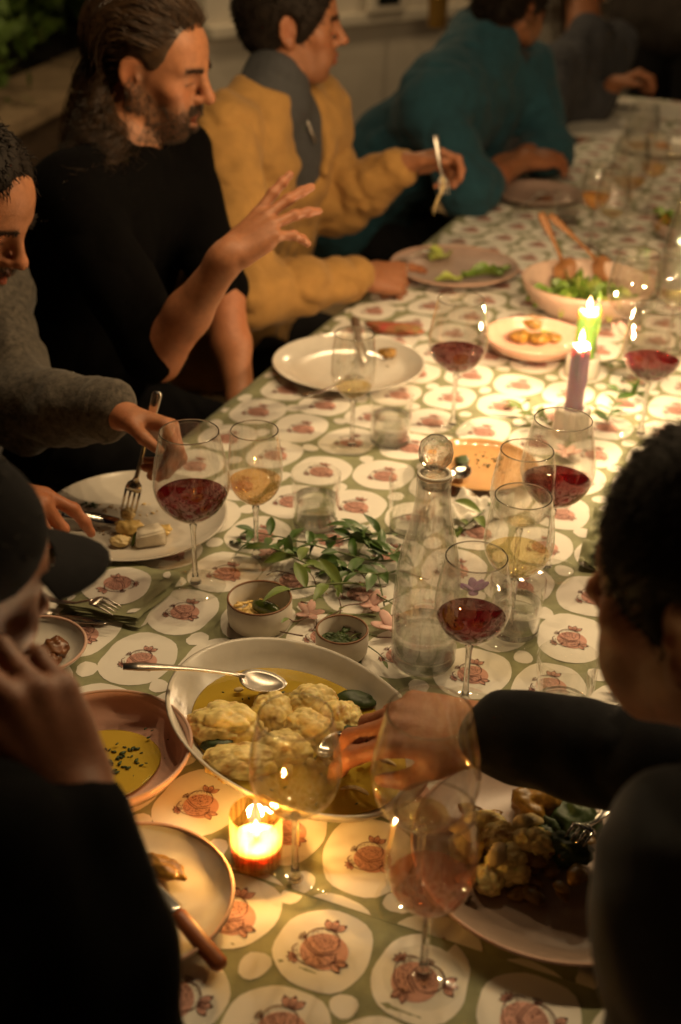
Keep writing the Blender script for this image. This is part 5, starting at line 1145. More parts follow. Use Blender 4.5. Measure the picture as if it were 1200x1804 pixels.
def hand_prims(w, y, z, side, curl, spread=0.07, thumb=((0.55, 0.75, -0.35), (0.25, 0.95, -0.3)), s=1.0, fl=(1, 1, 1, 1)):
    """side R or L, y towards the fingers, z out of the back of the hand; curl: four (knuckle, middle, end) angles"""
    y = nrm(y); z = nrm(np.asarray(z) - y * np.dot(z, y)); t = np.cross(y, z) * (1 if side == 'L' else -1)
    Q = lambda a, b, c: w + s * (a * t + b * y + c * z)
    D = lambda v: v[0] * t + v[1] * y + v[2] * z
    K = [(0.029, 0.090, 0.0), (0.0085, 0.095, 0.003), (-0.0125, 0.090, 0.001), (-0.0315, 0.080, -0.004)]
    LEN = [(0.044, 0.026, 0.021), (0.049, 0.030, 0.022), (0.045, 0.028, 0.022), (0.035, 0.021, 0.019)]
    RAD = [(0.0104, 0.0094, 0.0085, 0.0072), (0.0106, 0.0096, 0.0087, 0.0074), (0.0100, 0.0090, 0.0083, 0.0070), (0.0090, 0.0080, 0.0074, 0.0062)]
    L = [_cap(Q(0, -0.012, 0), Q(0, 0.012, 0), 0.0235 * s, 0.0225 * s, 0.025), _ell(Q(0.0, 0.050, -0.003), V3(0.034, 0.048, 0.0140) * s, np.array([t, y, z]), 0.015)]
    for k in K: L.append(_cap(Q(k[0] * 0.55, 0.015, 0), Q(*k), 0.0125 * s, 0.0115 * s, 0.010))
    L += [_cap(Q(0.014, 0.014, -0.006), Q(0.036, 0.046, -0.014), 0.0165 * s, 0.0125 * s, 0.014), _cap(Q(-0.022, 0.018, -0.006), Q(-0.028, 0.06, -0.009), 0.0125 * s, 0.0115 * s, 0.012)]
    for i in range(4):
        p = Q(*K[i]); a = 0; sp = (1.2 - i) * spread + 0.02
        for j in range(3):
            a += curl[i][j]; d = math.cos(a) * (math.sin(sp) * t + math.cos(sp) * y) - math.sin(a) * z
            q = p + d * LEN[i][j] * s * fl[i]; L.append(_cap(p, q, RAD[i][j] * s, RAD[i][j + 1] * s, 0.0042)); 
            if j < 2: L.append(_ell(q, V3(1, 1, 1) * RAD[i][j + 1] * 1.06 * s, None, 0.003))
            p = q
    p = Q(0.034, 0.044, -0.013); d1, d2 = nrm(D(thumb[0])), nrm(D(thumb[1]))
    q = p + d1 * 0.036 * s; L.append(_cap(p, q, 0.0118 * s, 0.0098 * s, 0.006)); L.append(_cap(q, q + d2 * 0.029 * s, 0.0102 * s, 0.0074 * s, 0.004))
    return L
RELAX = [(0.25, 0.35, 0.2), (0.3, 0.4, 0.25), (0.35, 0.45, 0.25), (0.4, 0.5, 0.3)]
GRIP = [(0.7, 1.0, 0.5), (0.9, 1.2, 0.7), (1.0, 1.3, 0.8), (1.05, 1.3, 0.8)]
PINCH = [(0.75, 0.75, 0.4), (0.85, 0.9, 0.5), (0.95, 1.1, 0.6), (1.0, 1.2, 0.7)]

def torso(nb, hip, shR, shL, o=0.0, w=1.0):
    up = nrm(nb - hip); rt = shR - shL; rt = nrm(rt - up * (rt @ up)); mid = (shR + shL) / 2; ch = mid - up * 0.13; L = np.linalg.norm(nb - hip)
    fw = np.cross(up, rt); wa = hip + up * L * 0.38
    T = []
    for q in (-1, 1):
        T += [_cap(hip + rt * q * 0.075 * w, wa + rt * q * 0.070 * w, 0.115 * w + o, 0.105 * w + o, 0.05), _cap(wa + rt * q * 0.070 * w, ch + rt * q * 0.085 * w, 0.105 * w + o, 0.112 * w + o, 0.05),
              _cap(nb + up * 0.015, (mid * 0.35 + (shR if q > 0 else shL) * 0.65), 0.050 + o, 0.055 + o, 0.05), _ell(shR if q > 0 else shL, V3(1, 1, 1) * (0.064 + o), None, 0.04)]
    T += [_cap(shR * 0.75 + mid * 0.25 - up * 0.05, shL * 0.75 + mid * 0.25 - up * 0.05, 0.085 * w + o, 0.085 * w + o, 0.05)]
    return T
def arm(sh, el, wr, o=0.0, s=1.0, k=0.03): return [_cap(sh, el, 0.054 * s + o, 0.042 * s + o, k), _cap(el, el * 0.55 + wr * 0.45, 0.043 * s + o, 0.038 * s + o, 0.02), _cap(el * 0.55 + wr * 0.45, wr, 0.038 * s + o, 0.027 * s + o, 0.02)]
def sleeve(sh, el, wr, f=0.95, o=0.012, cuff=0.034, big=1.0):
    e = el + (wr - el) * f
    return [_cap(sh, el, (0.060) * big + o, 0.050 * big + o, 0.03), _cap(el, el + (wr - el) * f * 0.5, 0.051 * big + o, 0.045 * big + o, 0.03), _cap(el + (wr - el) * f * 0.5, e, 0.045 * big + o, cuff + o * 0.4, 0.02)]
def folds(amp=0.006, f=14, seed=0, axes=(1, 1, 1), fine=0.0):
    ax = np.asarray(axes, float)
    def g(P):
        n = fbm(P * ax, f, seed, 3); r = amp * (np.abs(n) ** 0.7 * -2 + 1) * 0.8 + amp * 0.4 * fbm(P, f * 0.5, seed + 9, 1)
        if fine: r = r + fine * fbm(P, 180, seed + 4, 2)
        return r
    return g
m_skin = M('skin', (0.5, 0.3, 0.2), rough=0.5, spec=0.4, var=0.14, vs=90, bump=0.6, bs=380, sss=0.12, attr=True)
m_hair = M('dark_hair', (0.013, 0.008, 0.005), rough=0.7, spec=0.2, var=0.3, vs=60)
m_hairb = M('brown_hair', (0.044, 0.022, 0.009), rough=0.42, spec=0.5, var=0.65, vs=45)
m_beard = M('brown_beard', (0.05, 0.026, 0.012), rough=0.6, var=0.3, vs=80)
def strands(name, B, rad, mat, parent, n=3, tip=0.25, stuff=True):
    """B: list of (m,3) paths joined as one part"""
    m = len(B[0]); A = np.stack(B); T = np.gradient(A, axis=1); T /= np.linalg.norm(T, axis=2, keepdims=True) + 1e-9
    ref = V3(0.31, 0.52, 0.79); S = np.cross(T, ref); S /= np.linalg.norm(S, axis=2, keepdims=True) + 1e-9; W = np.cross(S, T)
    R = (rad if np.ndim(rad) else np.full(len(B), rad))[:, None] * np.concatenate([np.linspace(0.8, 1, m // 3), np.linspace(1, tip, m - m // 3)])[None]
    V = np.stack([A + R[..., None] * (math.cos(2 * math.pi * k / n) * S + math.sin(2 * math.pi * k / n) * W) for k in range(n)], 2)
    nB = len(B); idx = np.arange(nB * m * n).reshape(nB, m, n); F = []
    for k in range(n): F.append(np.stack([idx[:, :-1, k], idx[:, :-1, (k + 1) % n], idx[:, 1:, (k + 1) % n], idx[:, 1:, k]], -1).reshape(-1, 4))
    o = raw(name, V.reshape(-1, 3), np.concatenate(F).astype(np.int32), mat, parent)
    if stuff: o['kind'] = 'stuff'
    return o
def short_hair(H, parent, mat, n=2600, seed=1, L=0.022, front=0.062, side=-0.03, nape=-0.075, thick=0.014, h=0.005, rad=0.0011, curl=0.4, grow=1.0, lift=0.0):
    r = np.random.default_rng(seed); t = thick
    P_ = [H.ell((0, -0.016, 0.036), (0.0765 + t, 0.100 + t, 0.087 + t), 0.01), H.ell((0, -0.055, -0.02), (0.062, 0.05, 0.055), 0.03)]
    S_ = [_sub(H.ell((0, 0.100, -0.030), (0.085, 0.050 + (0.062 - front), 0.098 + lift), 0.012)), _sub(H.ell((0, 0.03, -0.085), (0.12, 0.075, 0.060 - (side + 0.03)), 0.014)), _sub(H.ell((0, -0.05, -0.135), (0.12, 0.10, 0.060), 0.01))]
    for q in (-1, 1): S_.append(_sub(H.ell((q * 0.088, -0.004, -0.006), (0.022, 0.026, 0.036), 0.006)))
    dsp = lambda P: 0.0045 * fbm(P, 34, seed, 3) * grow
    V, F = skin(P_ + S_, h, dsp, 0.008)
    hair = raw('hair', V, F, mat, parent)
    q = H.loc(V); out = np.linalg.norm((q - V3(0, -0.016, 0.036)) / V3(0.0765 + t * 0.7, 0.1 + t * 0.7, 0.087 + t * 0.7), axis=1) > 1.0
    I = np.where(out)[0]; I = I[r.integers(0, len(I), n)]; C = H.p(0, -0.016, 0.036); B = []
    whirl = H.p(0.01, -0.075, 0.085)
    for i in I:
        p = V[i]; nn = nrm(p - C); d = nrm(p - whirl); d = nrm(d - nn * (d @ nn)); d = nrm(d + nn * r.uniform(0.2, 0.75) + r.normal(size=3) * curl); l = L * r.uniform(0.5, 1.3)
        B.append(np.stack([p - nn * 0.003, p + d * l * 0.4, p + d * l * 0.75 + r.normal(size=3) * 0.0015 - nn * 0.001, p + d * l + r.normal(size=3) * 0.003 - nn * 0.0035 * l / 0.02]))
    strands('hair_strands', B, rad * r.uniform(0.7, 1.3, n), mat, hair)
    return hair
def brows(H, V, parent, mat, n=130, seed=2):
    r = np.random.default_rng(seed); q = H.loc(V); x, y, z = q.T
    m = (np.abs(z - 0.0225 + 0.08 * np.clip(np.abs(x) - 0.036, 0, 1)) < 0.0045) & (np.abs(x) > 0.009) & (np.abs(x) < 0.050) & (y > 0.055) & (y < 0.12)
    I = np.where(m)[0]; I = I[r.integers(0, len(I), n)]; B = []
    for i in I:
        nn = nrm(V[i] - H.p(0, 0.0, 0.0)); d = nrm(H.x * np.sign(q[i, 0]) + nn * 0.35 + r.normal(size=3) * 0.2 + H.z * 0.15); l = r.uniform(0.006, 0.010)
        B.append(np.stack([V[i] - nn * 0.0005, V[i] + d * l * 0.5 + nn * 0.0008, V[i] + d * l]))
    return strands('eyebrows', B, np.full(n, 0.0006), mat, parent)
def long_hair(H, parent, mat, collide, n=900, seed=3, drop=0.26, part=0.0, wave=0.010, flow=(0, 0, -1), back=0.5):
    r = np.random.default_rng(seed); E = V3(0.079, 0.102, 0.089); EC = V3(0, -0.014, 0.036)
    # root points on the scalp
    R = []
    while len(R) < n:
        v = r.normal(size=3); v /= np.linalg.norm(v); p = EC + E * v
        if p[2] < -0.035 or (p[1] > 0.083 - 0.9 * max(0, 0.085 - p[2]) - 0.2 * abs(p[0])) or (p[1] > -0.02 and p[2] < 0.045) : continue
        R.append(p)
    R = np.array(R); off = r.uniform(0.006, 0.024, n); steps = 27; st = (drop + 0.20) / steps
    g = H.A @ nrm(np.asarray(flow)); X = R.copy(); v = np.stack([R[:, 0] * 2.2, np.full(n, -1.0), 0.9 - 9 * np.clip(0.11 - R[:, 2], 0, 1)], 1); v /= np.linalg.norm(v, axis=1)[:, None]
    path = [X.copy()]; ln = r.uniform(0.82, 1.08, n) * (drop + 0.20); travelled = np.zeros(n)
    marg = r.uniform(0.010, 0.034, n); fwd = r.uniform(-0.05, 0.95, n)
    cs = R[r.integers(0, n, max(12, n // 16))]; cid = np.argmin(np.linalg.norm(R[:, None] - cs[None], axis=2), axis=1); nc = len(cs)
    ph = r.uniform(0, 6.28, nc)[cid] + r.normal(size=n) * 0.35; fq = r.uniform(34, 62, nc)[cid] + r.normal(size=n) * 2; wv = r.uniform(0.5, 1.7, nc)[cid]
    off = r.uniform(0.010, 0.020, nc)[cid] + r.normal(size=n) * 0.0035
    for k in range(steps):
        gw = np.clip((0.045 - X[:, 1]) / 0.085, 0, 1)[:, None] ** 1.5; tgt = g[None] * gw + np.stack([np.sign(R[:, 0]) * 0.12, np.full(n, -1.0), np.full(n, -0.12)], 1) * (1 - gw) + np.stack([np.sign(R[:, 0]) * 0.10, np.full(n, -0.25), np.zeros(n)], 1) * math.exp(-k / 9.0)
        v = 0.72 * v + 0.28 * tgt; v /= np.linalg.norm(v, axis=1)[:, None]; act = (travelled < ln)[:, None]
        X = X + v * st * act; travelled += st
        q = (X - EC) / (E + off[:, None]); d = np.linalg.norm(q, axis=1); ins = (d < 1) | ((d < 1.6) & (X[:, 2] > -0.035)); X[ins] = EC + (q[ins] / d[ins][:, None]) * (E + off[ins][:, None])
        # keep clear of the ear and the cheek
        er = np.stack([np.abs(X[:, 0]) - 0.084, (X[:, 1] - 0.006) / 1.1, (X[:, 2] + 0.006) / 1.5], 1); de = np.linalg.norm(er, axis=1); m_ = (de < 0.032); X[m_, 1] -= (0.032 - de[m_]) * 0.9
        fr = (X[:, 1] > -0.022) & (X[:, 2] < 0.03) & (X[:, 2] > -0.065); X[fr, 1] -= (X[fr, 1] + 0.022) * 0.5; lo_ = X[:, 2] < -0.06; X[lo_, 1] += fwd[lo_] * st
        W = H.c + (X * H.sc) @ H.A; dd = sdf_eval(collide, W); hit = dd < marg
        if hit.any():
            o = W[hit] - collide_axis; o[:, 2] = 0; o /= np.linalg.norm(o, axis=1)[:, None] + 1e-9; W[hit] += o * (marg[hit] - dd[hit])[:, None] * 0.30 + V3(0, 0, 1) * (marg[hit] - dd[hit])[:, None] * 0.35; X = ((W - H.c) @ H.A.T) / H.sc
        path.append(X.copy())
    Pm = np.stack(path, 1); t = np.linspace(0, 1, steps + 1); am = wave * np.clip((t - 0.38) / 0.4, 0, 1) ** 1.2
    for c_ in range(nc):
        m_ = cid == c_
        if m_.sum() > 1: Pm[m_] += (Pm[m_].mean(axis=0)[None] - Pm[m_]) * (0.45 * np.clip((t - 0.3) / 0.5, 0, 1))[None, :, None]
    am = am[None] * wv[:, None]
    Pm[..., 0] += am * np.sin(fq[:, None] * t[None] * 0.60 + ph[:, None]); Pm[..., 1] += am * np.cos(fq[:, None] * t[None] * 0.60 + ph[:, None]) * 0.9 
    B = [H.c + (q * H.sc) @ H.A for q in Pm]
    V, F = skin([H.ell((0, -0.016, 0.036), (0.084, 0.106, 0.094), 0.01), H.ell((0, -0.078, -0.045), (0.060, 0.040, 0.085), 0.03), _sub(H.ell((0, 0.100, -0.022), (0.10, 0.060, 0.105), 0.02)), _sub(H.ell((0, 0.03, -0.07), (0.12, 0.075, 0.085), 0.02)), _sub(H.ell((0.09, 0.0, -0.006), (0.022, 0.028, 0.036), 0.006)), _sub(H.ell((-0.09, 0.0, -0.006), (0.022, 0.028, 0.036), 0.006))], 0.005, lambda P: 0.003 * fbm(P, 40, 2, 2), 0.005)
    hair = raw('hair', V, F, mat, parent)
    strands('hair_strands', B, r.uniform(0.0005, 0.0011, n), mat, hair)
    return hair
def beard(H, V, parent, mat, n=900, seed=5, L=0.010):
    r = np.random.default_rng(seed); q = H.loc(V); x, y, z = q.T
    lim = -0.047 + 0.9 * np.clip(0.05 - y, 0, 1) * 0.75
    m = (z < lim) & (z > -0.122) & ((y > 0.03) | (z > -0.075)) & (y > -0.010) & (np.abs(x) < 0.09) & (np.linalg.norm(q, axis=1) < 0.15)
    m &= ~((np.abs(x) < 0.024) & (z > -0.080) & (z < -0.052) & (y > 0.08))
    mo = (np.abs(x) < 0.032) & (z > -0.0575) & (z < -0.040) & (y > 0.085)
    I = np.concatenate([np.where(m)[0], np.repeat(np.where(mo)[0], 4)])
    if len(I) == 0: return
    I = I[r.integers(0, len(I), n)]; B = []
    for i in I:
        nn = nrm(V[i] - H.p(0, 0.01, -0.05)); d = nrm(nn * 0.45 - H.z * 0.8 + H.x * np.sign(q[i, 0]) * (0.5 if mo[i] else 0.05) + r.normal(size=3) * 0.3); l = L * r.uniform(0.6, 1.3)
        B.append(np.stack([V[i] - nn * 0.001, V[i] + d * l * 0.5 + nn * 0.001, V[i] + d * l]))
    b = strands('beard', B, np.full(n, 0.0006), mat, parent); return b
def person(label, H, nb, hip, shR, shL, elR, elL, wrR, wrL, hands, tone, h=0.0045, head_kw=None, col_kw=None, legs=None, w=1.0, group=None, loc=None):
    nbP = H.p(0, -0.024, -0.055)
    pr_ = torso(nb, hip, shR, shL, -0.012, w) + [_cap(nb - nrm(nb - hip) * 0.03, nbP, 0.066, 0.055, 0.04)] + arm(shR, elR, wrR, -0.002) + arm(shL, elL, wrL, -0.002)
    for hd in hands: pr_ += hand_prims(**hd)
    pr_ += H.prims(**(head_kw or {}))
    V, F = skin(pr_, h)
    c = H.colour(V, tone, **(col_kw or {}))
    t = np.asarray(tone)
    for hd in hands:                                # redder knuckles and finger ends
        d = np.linalg.norm(V - hd['w'], axis=1); m = np.clip((d - 0.09) / 0.07, 0, 1) * (d < 0.24) * (np.abs(V[:, 2] - hd['w'][2]) < 0.22); m *= (H.loc(V)[:, 2] < -0.1) | (np.linalg.norm(V - H.c, axis=1) > 0.16)
        c = c * (1 - 0.25 * m[:, None]) + t * V3(1.05, 0.72, 0.66) * 0.25 * m[:, None]
    o = raw('person', V, F, m_skin, None, loc=hip if loc is None else loc, col=c)
    tag(o, label, 'person', group); brows(H, V, o, m_hair); return o, V
def garment(name, prims, mat, parent, h=0.006, disp=None, dmax=0.01, label=None):
    V, F = skin(prims, h, disp, dmax); o = raw(name, V, F, mat, parent)
    if label: o['label'] = label
    return o
def seated_legs(hip, fw, rt, knee_z=0.50, out=0.09, reach=0.42):
    L = []; hz = hip + V3(0, 0, -0.03)
    for q in (-1, 1):
        k = hz + fw * reach + rt * q * (out + 0.05); k[2] = knee_z; a = hz + rt * q * out; f = k + fw * 0.03; f[2] = 0.10
        L += [(a, k, 0.092, 0.062), (k, f, 0.060, 0.046)]
    return L
def trousers(parent, legs, mat, hip, rt, seed=0):
    P_ = [_cap(hip - rt * 0.07, hip + rt * 0.07, 0.125, 0.125, 0.04)] + [_cap(a, b, ra, rb, 0.03) for a, b, ra, rb in legs]
    garment('trousers', P_, mat, parent, 0.009, folds(0.005, 12, seed), 0.008)
    for a, b, ra, rb in legs[1::2]:
        d = b - a; fw = nrm(V3(legs[0][1][0] - legs[0][0][0], legs[0][1][1] - legs[0][0][1], 0))
        raw('shoe', *join(tube([V3(b[0], b[1], 0.075) - fw * 0.05, V3(b[0], b[1], 0.075) + fw * 0.06, V3(b[0], b[1], 0.062) + fw * 0.15, V3(b[0], b[1], 0.058) + fw * 0.20], [0.038, 0.046, 0.045, 0.026], 12, flat=0.9)), m_shoe, parent)
m_shoe = M('dark_leather_shoe', (0.02, 0.014, 0.01), rough=0.4)
m_black = M('black_cotton_knit', (0.0026, 0.0022, 0.0021), rough=1.0, spec=0.06, var=0.25, vs=120, bump=0.3, bs=700)
m_dark = M('charcoal_jersey', (0.0026, 0.0025, 0.0026), rough=1.0, spec=0.06, var=0.2, vs=100, bump=0.3, bs=600)
m_cardi = M('grey_melange_wool', (0.022, 0.017, 0.012), rough=0.95, vs=110, col2=(0.115, 0.095, 0.072), bump=0.9, bs=260, sheen=0.15)
m_yellow = M('ochre_yellow_fleece', (0.34, 0.18, 0.048), rough=0.95, var=0.14, vs=30, bump=0.5, bs=420, sheen=0.08)
m_collar = M('dark_slate_shirt', (0.045, 0.045, 0.048), rough=0.85, var=0.2, vs=60, bump=0.3, bs=500)
m_teal = M('teal_fleece', (0.011, 0.055, 0.078), rough=0.95, var=0.15, vs=30, bump=0.5, bs=420, sheen=0.06)
m_denim = M('faded_slate_denim', (0.022, 0.022, 0.022), rough=0.9, var=0.3, vs=24, bump=0.4, bs=600, sheen=0.1)
m_navy = M('near_black_jumper', (0.008, 0.008, 0.009), rough=1.0, spec=0.1, var=0.2, vs=60, bump=0.4, bs=500, sheen=0.08)
m_trou = M('dark_trousers', (0.007, 0.0065, 0.007), rough=0.95, spec=0.2, var=0.2, vs=40)
m_tan = M('tan_cushion', (0.42, 0.29, 0.15), rough=0.9, var=0.12, vs=30, bump=0.3, bs=400)
m_capc = M('charcoal_cap_cloth', (0.009, 0.0085, 0.009), rough=1.0, spec=0.1, var=0.2, vs=80, bump=0.4, bs=600)
m_silver = M('silver_ring', (0.8, 0.72, 0.6), rough=0.15, metal=1.0)
m_shirt5 = M('dark_striped_shirt', (0.020, 0.022, 0.030), rough=0.9, vs=14, col2=(0.075, 0.075, 0.085), stretch=(5, 5, 0.3))
m_coat = M('dark_brown_coat', (0.020, 0.014, 0.011), rough=0.9, var=0.3, vs=20)
SK_SHADED = (0.19, 0.074, 0.035)  # capped man's skin, darkened so the shade on his hand is in the colour
SKA, SKB = (0.36, 0.148, 0.068), (0.30, 0.122, 0.056)

# --- the bench on the left side
bench = thing('bench', 'dark timber bench with tan cushions along the left side of the table', 'bench', tb(0.9, -0.5, 0))
for k in range(3): raw('seat_board', *box(tb(0.95, -0.62 + k * 0.145, 0.40), (3.9, 0.135, 0.035), (TS, TW, V3(0, 0, 1)), 0.006), m_darkwood, bench, smooth=False)
for s in (-0.85, 0.3, 1.6, 2.75):
    for w_ in (-0.64, -0.34): raw('leg', *box(tb(s, w_, 0.191), (0.07, 0.06, 0.382), (TS, TW, V3(0, 0, 1)), 0.006), m_darkwood, bench, smooth=False)
for k in range(6):
    V, F = box(tb(-0.65 + k * 0.64, -0.475, 0.4475), (0.60, 0.44, 0.06), (TS, TW, V3(0, 0, 1)), 0.025); tag(raw('seat_cushion', V, F, m_tan, None, loc=tb(-0.65 + k * 0.64, -0.475, 0.42)), 'tan seat cushion on the bench', 'cushion', 'tan bench cushions')

UPZ = V3(0, 0, 1)
# --- man in the grey cardigan, far left
fc = nrm(TW * 0.90 + V3(0, 0, -0.50)); H = Head(at(-62, 358, 1.86), fc)
nb = H.c - TW * 0.095 + V3(0, 0, -0.125); shL = nb + TS * 0.165 - TW * 0.03 + V3(0, 0, -0.05); shR = nb - TS * 0.185 + V3(0, 0, -0.05); hip = nb - TW * 0.14 + V3(0, 0, 0); hip[2] = 0.59
elL = at(38, 722, 1.95); wrL = at(196, 722, 1.825); elR = at(-190, 800, 1.80); wrR = at(-45, 862, 1.72)
lg = seated_legs(hip, TW, TS)
HL1 = dict(w=wrL, y=V3(0.93, -0.22, -0.20), z=V3(0.05, 0.55, 0.80), side='L', curl=[(0.75, 0.95, 0.4), (0.95, 1.1, 0.6), (1.05, 1.2, 0.7), (1.1, 1.2, 0.7)], thumb=((0.45, 0.85, -0.45), (-0.10, 0.95, -0.35)))
HR1 = dict(w=wrR, y=V3(0.93, -0.10, -0.22), z=V3(0.1, -0.15, 1.0), side='R', curl=[(0.35, 0.45, 0.2), (0.9, 1.1, 0.6), (1.0, 1.3, 0.8), (1.05, 1.3, 0.8)], thumb=((0.5, 0.85, -0.4), (0.0, 0.95, -0.4)))
o, V = person('person in a grey wool cardigan looking down at a plate, holding a knife and fork', H, nb, hip, shR, shL, elR, elL, wrR, wrL, [HL1, HR1], SKA, 0.0045, dict(mouth=0.002), dict(beard=0.75), lg)
short_hair(H, o, m_hair, 1500, 11, 0.016, front=0.010, lift=0.030, thick=0.010, h=0.005)
beard(H, V, o, m_beard, 900, 6, 0.006)
garment('cardigan', torso(nb, hip, shR, shL, 0.020) + sleeve(shR, elR, wrR, 0.97, 0.014, 0.042) + sleeve(shL, elL, wrL, 0.94, 0.015, 0.044) + [_cap(hip - TS * 0.09, hip + TS * 0.09, 0.14, 0.14, 0.04)], m_cardi, o, 0.006, folds(0.010, 12, 21, fine=0.0015), 0.011)
cf = elL + (wrL - elL) * 0.93; ca = nrm(wrL - elL); raw('cuff', *tube([cf - ca * 0.012, cf + ca * 0.006, cf + ca * 0.014], [0.047, 0.048, 0.044], 20, caps=False), m_cardi, o)
pc_ = nb + (hip - nb) * 0.45 + TW * 0.145 + TS * 0.08; raw('pocket_edge', *tube(bez(pc_ - TS * 0.07 + UPZ * -0.012, pc_ - TS * 0.03 + TW * 0.012 - UPZ * 0.03, pc_ + TS * 0.03 + TW * 0.012, pc_ + TS * 0.07 + UPZ * 0.03, 10), 0.005, 8), m_cardi, o)
trousers(o, lg, m_trou, hip, TS, 1)

# --- man with long hair, black T-shirt, open hand
H = Head(at(268, 112, 2.27), nrm(V3(0.96, -0.24, -0.26)), up=nrm(V3(0.02, -0.05, 1)))
shR = at(128, 350, 2.17); shL = at(305, 275, 2.50); mid = (shR + shL) / 2; nb = mid + V3(0.0, 0, 0.045); hip = mid + V3(-0.17, 0.07, 0); hip[2] = 0.59
elR = at(278, 628, 2.12); wrR = at(402, 452, 1.985); elL = at(392, 515, 2.43); wrL = at(428, 720, 2.40)
rt = nrm(V3(*(shR - shL)[:2], 0)); lg = seated_legs(hip, TW, TS)
HR2 = dict(w=wrR, y=V3(0.66, 0.40, 0.50), z=V3(-0.50, -0.62, 0.50), side='R', curl=[(-0.10, 0.12, 0.05), (0.12, 0.18, 0.08), (0.30, 0.25, 0.12), (0.62, 0.45, 0.2)], spread=0.14, thumb=((0.60, 0.70, -0.50), (0.35, 0.85, -0.55)), s=0.95)
HL2 = dict(w=wrL, y=V3(0.25, 0.1, -0.9), z=V3(0.6, 0.7, 0.2), side='L', curl=RELAX)
o, V = person('person with long wavy hair and a beard, black T-shirt, gesturing with an open hand', H, nb, hip, shR, shL, elR, elL, wrR, wrL, [HR2, HL2], SKA, 0.0038, dict(mouth=0.012, nose=1.15), dict(beard=0.62), lg)
tor = torso(nb, hip, shR, shL, 0.012); collide_axis = nb.copy()
long_hair(H, o, m_hairb, tor + [_cap(nb, H.p(0, -0.024, -0.055), 0.066, 0.055, 0.04)], 4200, 3, 0.32, wave=0.024)
beard(H, V, o, m_beard, 3200, 7, 0.0065)
sl = [_cap(shR, elR + (shR - elR) * 0.04, 0.072, 0.060, 0.03), _cap(shL, elL + (shL - elL) * 0.05, 0.072, 0.058, 0.03)]
garment('t_shirt', tor + sl + [_cap(hip - TS * 0.08, hip + TS * 0.08, 0.13, 0.13, 0.04), _sub(_ell(nb + V3(0.03, 0, 0.07), V3(0.075, 0.075, 0.075), None, 0.012))], m_black, o, 0.006, folds(0.006, 11, 23), 0.01)
trousers(o, lg, m_trou, hip, TS, 2)

# --- man in the yellow fleece
H = Head(at(513, 42, 2.74), nrm(V3(1, 0.06, -0.06)))
shR = at(388, 235, 2.62); shL = at(548, 192, 2.95); mid = (shR + shL) / 2; nb = mid + V3(0.01, 0, 0.055); hip = mid + V3(-0.10, 0.05, 0); hip[2] = 0.59
elR = at(440, 522, 2.55); wrR = at(640, 486, 2.72); elL = at(596, 362, 3.02); wrL = at(708, 290, 2.88)
lg = seated_legs(hip, TW, TS)
HR3 = dict(w=wrR, y=V3(0.86, 0.36, -0.12), z=V3(0.05, -0.62, 0.78), side='R', curl=[(0.25, 0.15, 0.1), (1.05, 1.3, 0.7), (1.1, 1.35, 0.8), (1.15, 1.35, 0.8)], thumb=((0.3, 0.9, -0.5), (-0.2, 0.9, -0.5)))
HL3 = dict(w=wrL, y=V3(0.88, 0.05, 0.18), z=V3(-0.15, 0.55, 0.80), side='L', curl=[(0.6, 0.85, 0.4), (0.8, 1.0, 0.6), (0.95, 1.15, 0.7), (1.0, 1.2, 0.7)], thumb=((0.5, 0.8, -0.3), (0.15, 0.95, -0.4)))
o, V = person('person in a mustard yellow fleece in profile, raising a fork over a mauve plate', H, nb, hip, shR, shL, elR, elL, wrR, wrL, [HR3, HL3], SKB, 0.0042, dict(mouth=0.001, nose=1.05), dict(beard=0.18), lg)
short_hair(H, o, m_hair, 2200, 13, 0.014, front=0.052, h=0.005, curl=0.25)
garment('fleece', torso(nb, hip, shR, shL, 0.018) + sleeve(shR, elR, wrR, 0.90, 0.018, 0.042) + sleeve(shL, elL, wrL, 0.92, 0.020, 0.042) + [_cap(hip - TS * 0.09, hip + TS * 0.09, 0.15, 0.15, 0.04), _sub(_ell(nb + V3(0.075, -0.005, -0.02), V3(0.070, 0.075, 0.19), None, 0.02)), _sub(_ell(nb + V3(0.01, -0.01, 0.06), V3(0.10, 0.10, 0.060), None, 0.012))], m_yellow, o, 0.0065, folds(0.012, 15, 25), 0.016)
up = nrm(H.p(0, -0.024, -0.055) - nb)
sh_ = garment('shirt', torso(nb, hip, shR, shL, 0.006) + [_cap(nb - up * 0.02, nb + up * 0.045, 0.080, 0.070, 0.03), _sub(_ell(nb + up * 0.085 + V3(0.02, 0, 0), V3(0.066, 0.066, 0.05), None, 0.008))], m_collar, o, 0.006, folds(0.003, 16, 26), 0.005)
for wr_, el_ in ((wrR, elR), (wrL, elL)):
    ca = nrm(wr_ - el_); raw('cuff', *tube([el_ + (wr_ - el_) * 0.86, el_ + (wr_ - el_) * 0.89, el_ + (wr_ - el_) * 0.945], [0.043, 0.046, 0.040], 22, caps=False), m_yellow, o)
zp = nb + V3(0.066, -0.012, -0.03); raw('zip', *tube([zp, zp + V3(0.017, 0, -0.035), zp + V3(0.030, 0.0, -0.07)], 0.0035, 6), m_worn, sh_)
yy = nrm(HR3['y']); zz_ = nrm(np.asarray(HR3['z']) - yy * (HR3['z'] @ yy)); tt = -np.cross(yy, zz_); rc = wrR + tt * 0.029 + yy * 0.112 - zz_ * 0.006
a_ = np.linspace(0, 2 * math.pi, 19); raw('ring', *tube([rc + 0.0108 * (math.cos(t_) * tt + math.sin(t_) * zz_) for t_ in a_], 0.0020, 6, caps=False), m_silver, o)
trousers(o, lg, m_trou, hip, TS, 3)
fk = at(768, 238, 2.80); fork(fk, at(782, 345, 2.80), 'fork raised in the yellow fleece man\'s hand with a strand of food on it', up=V3(0.3, -1, 0), mat=m_worn)
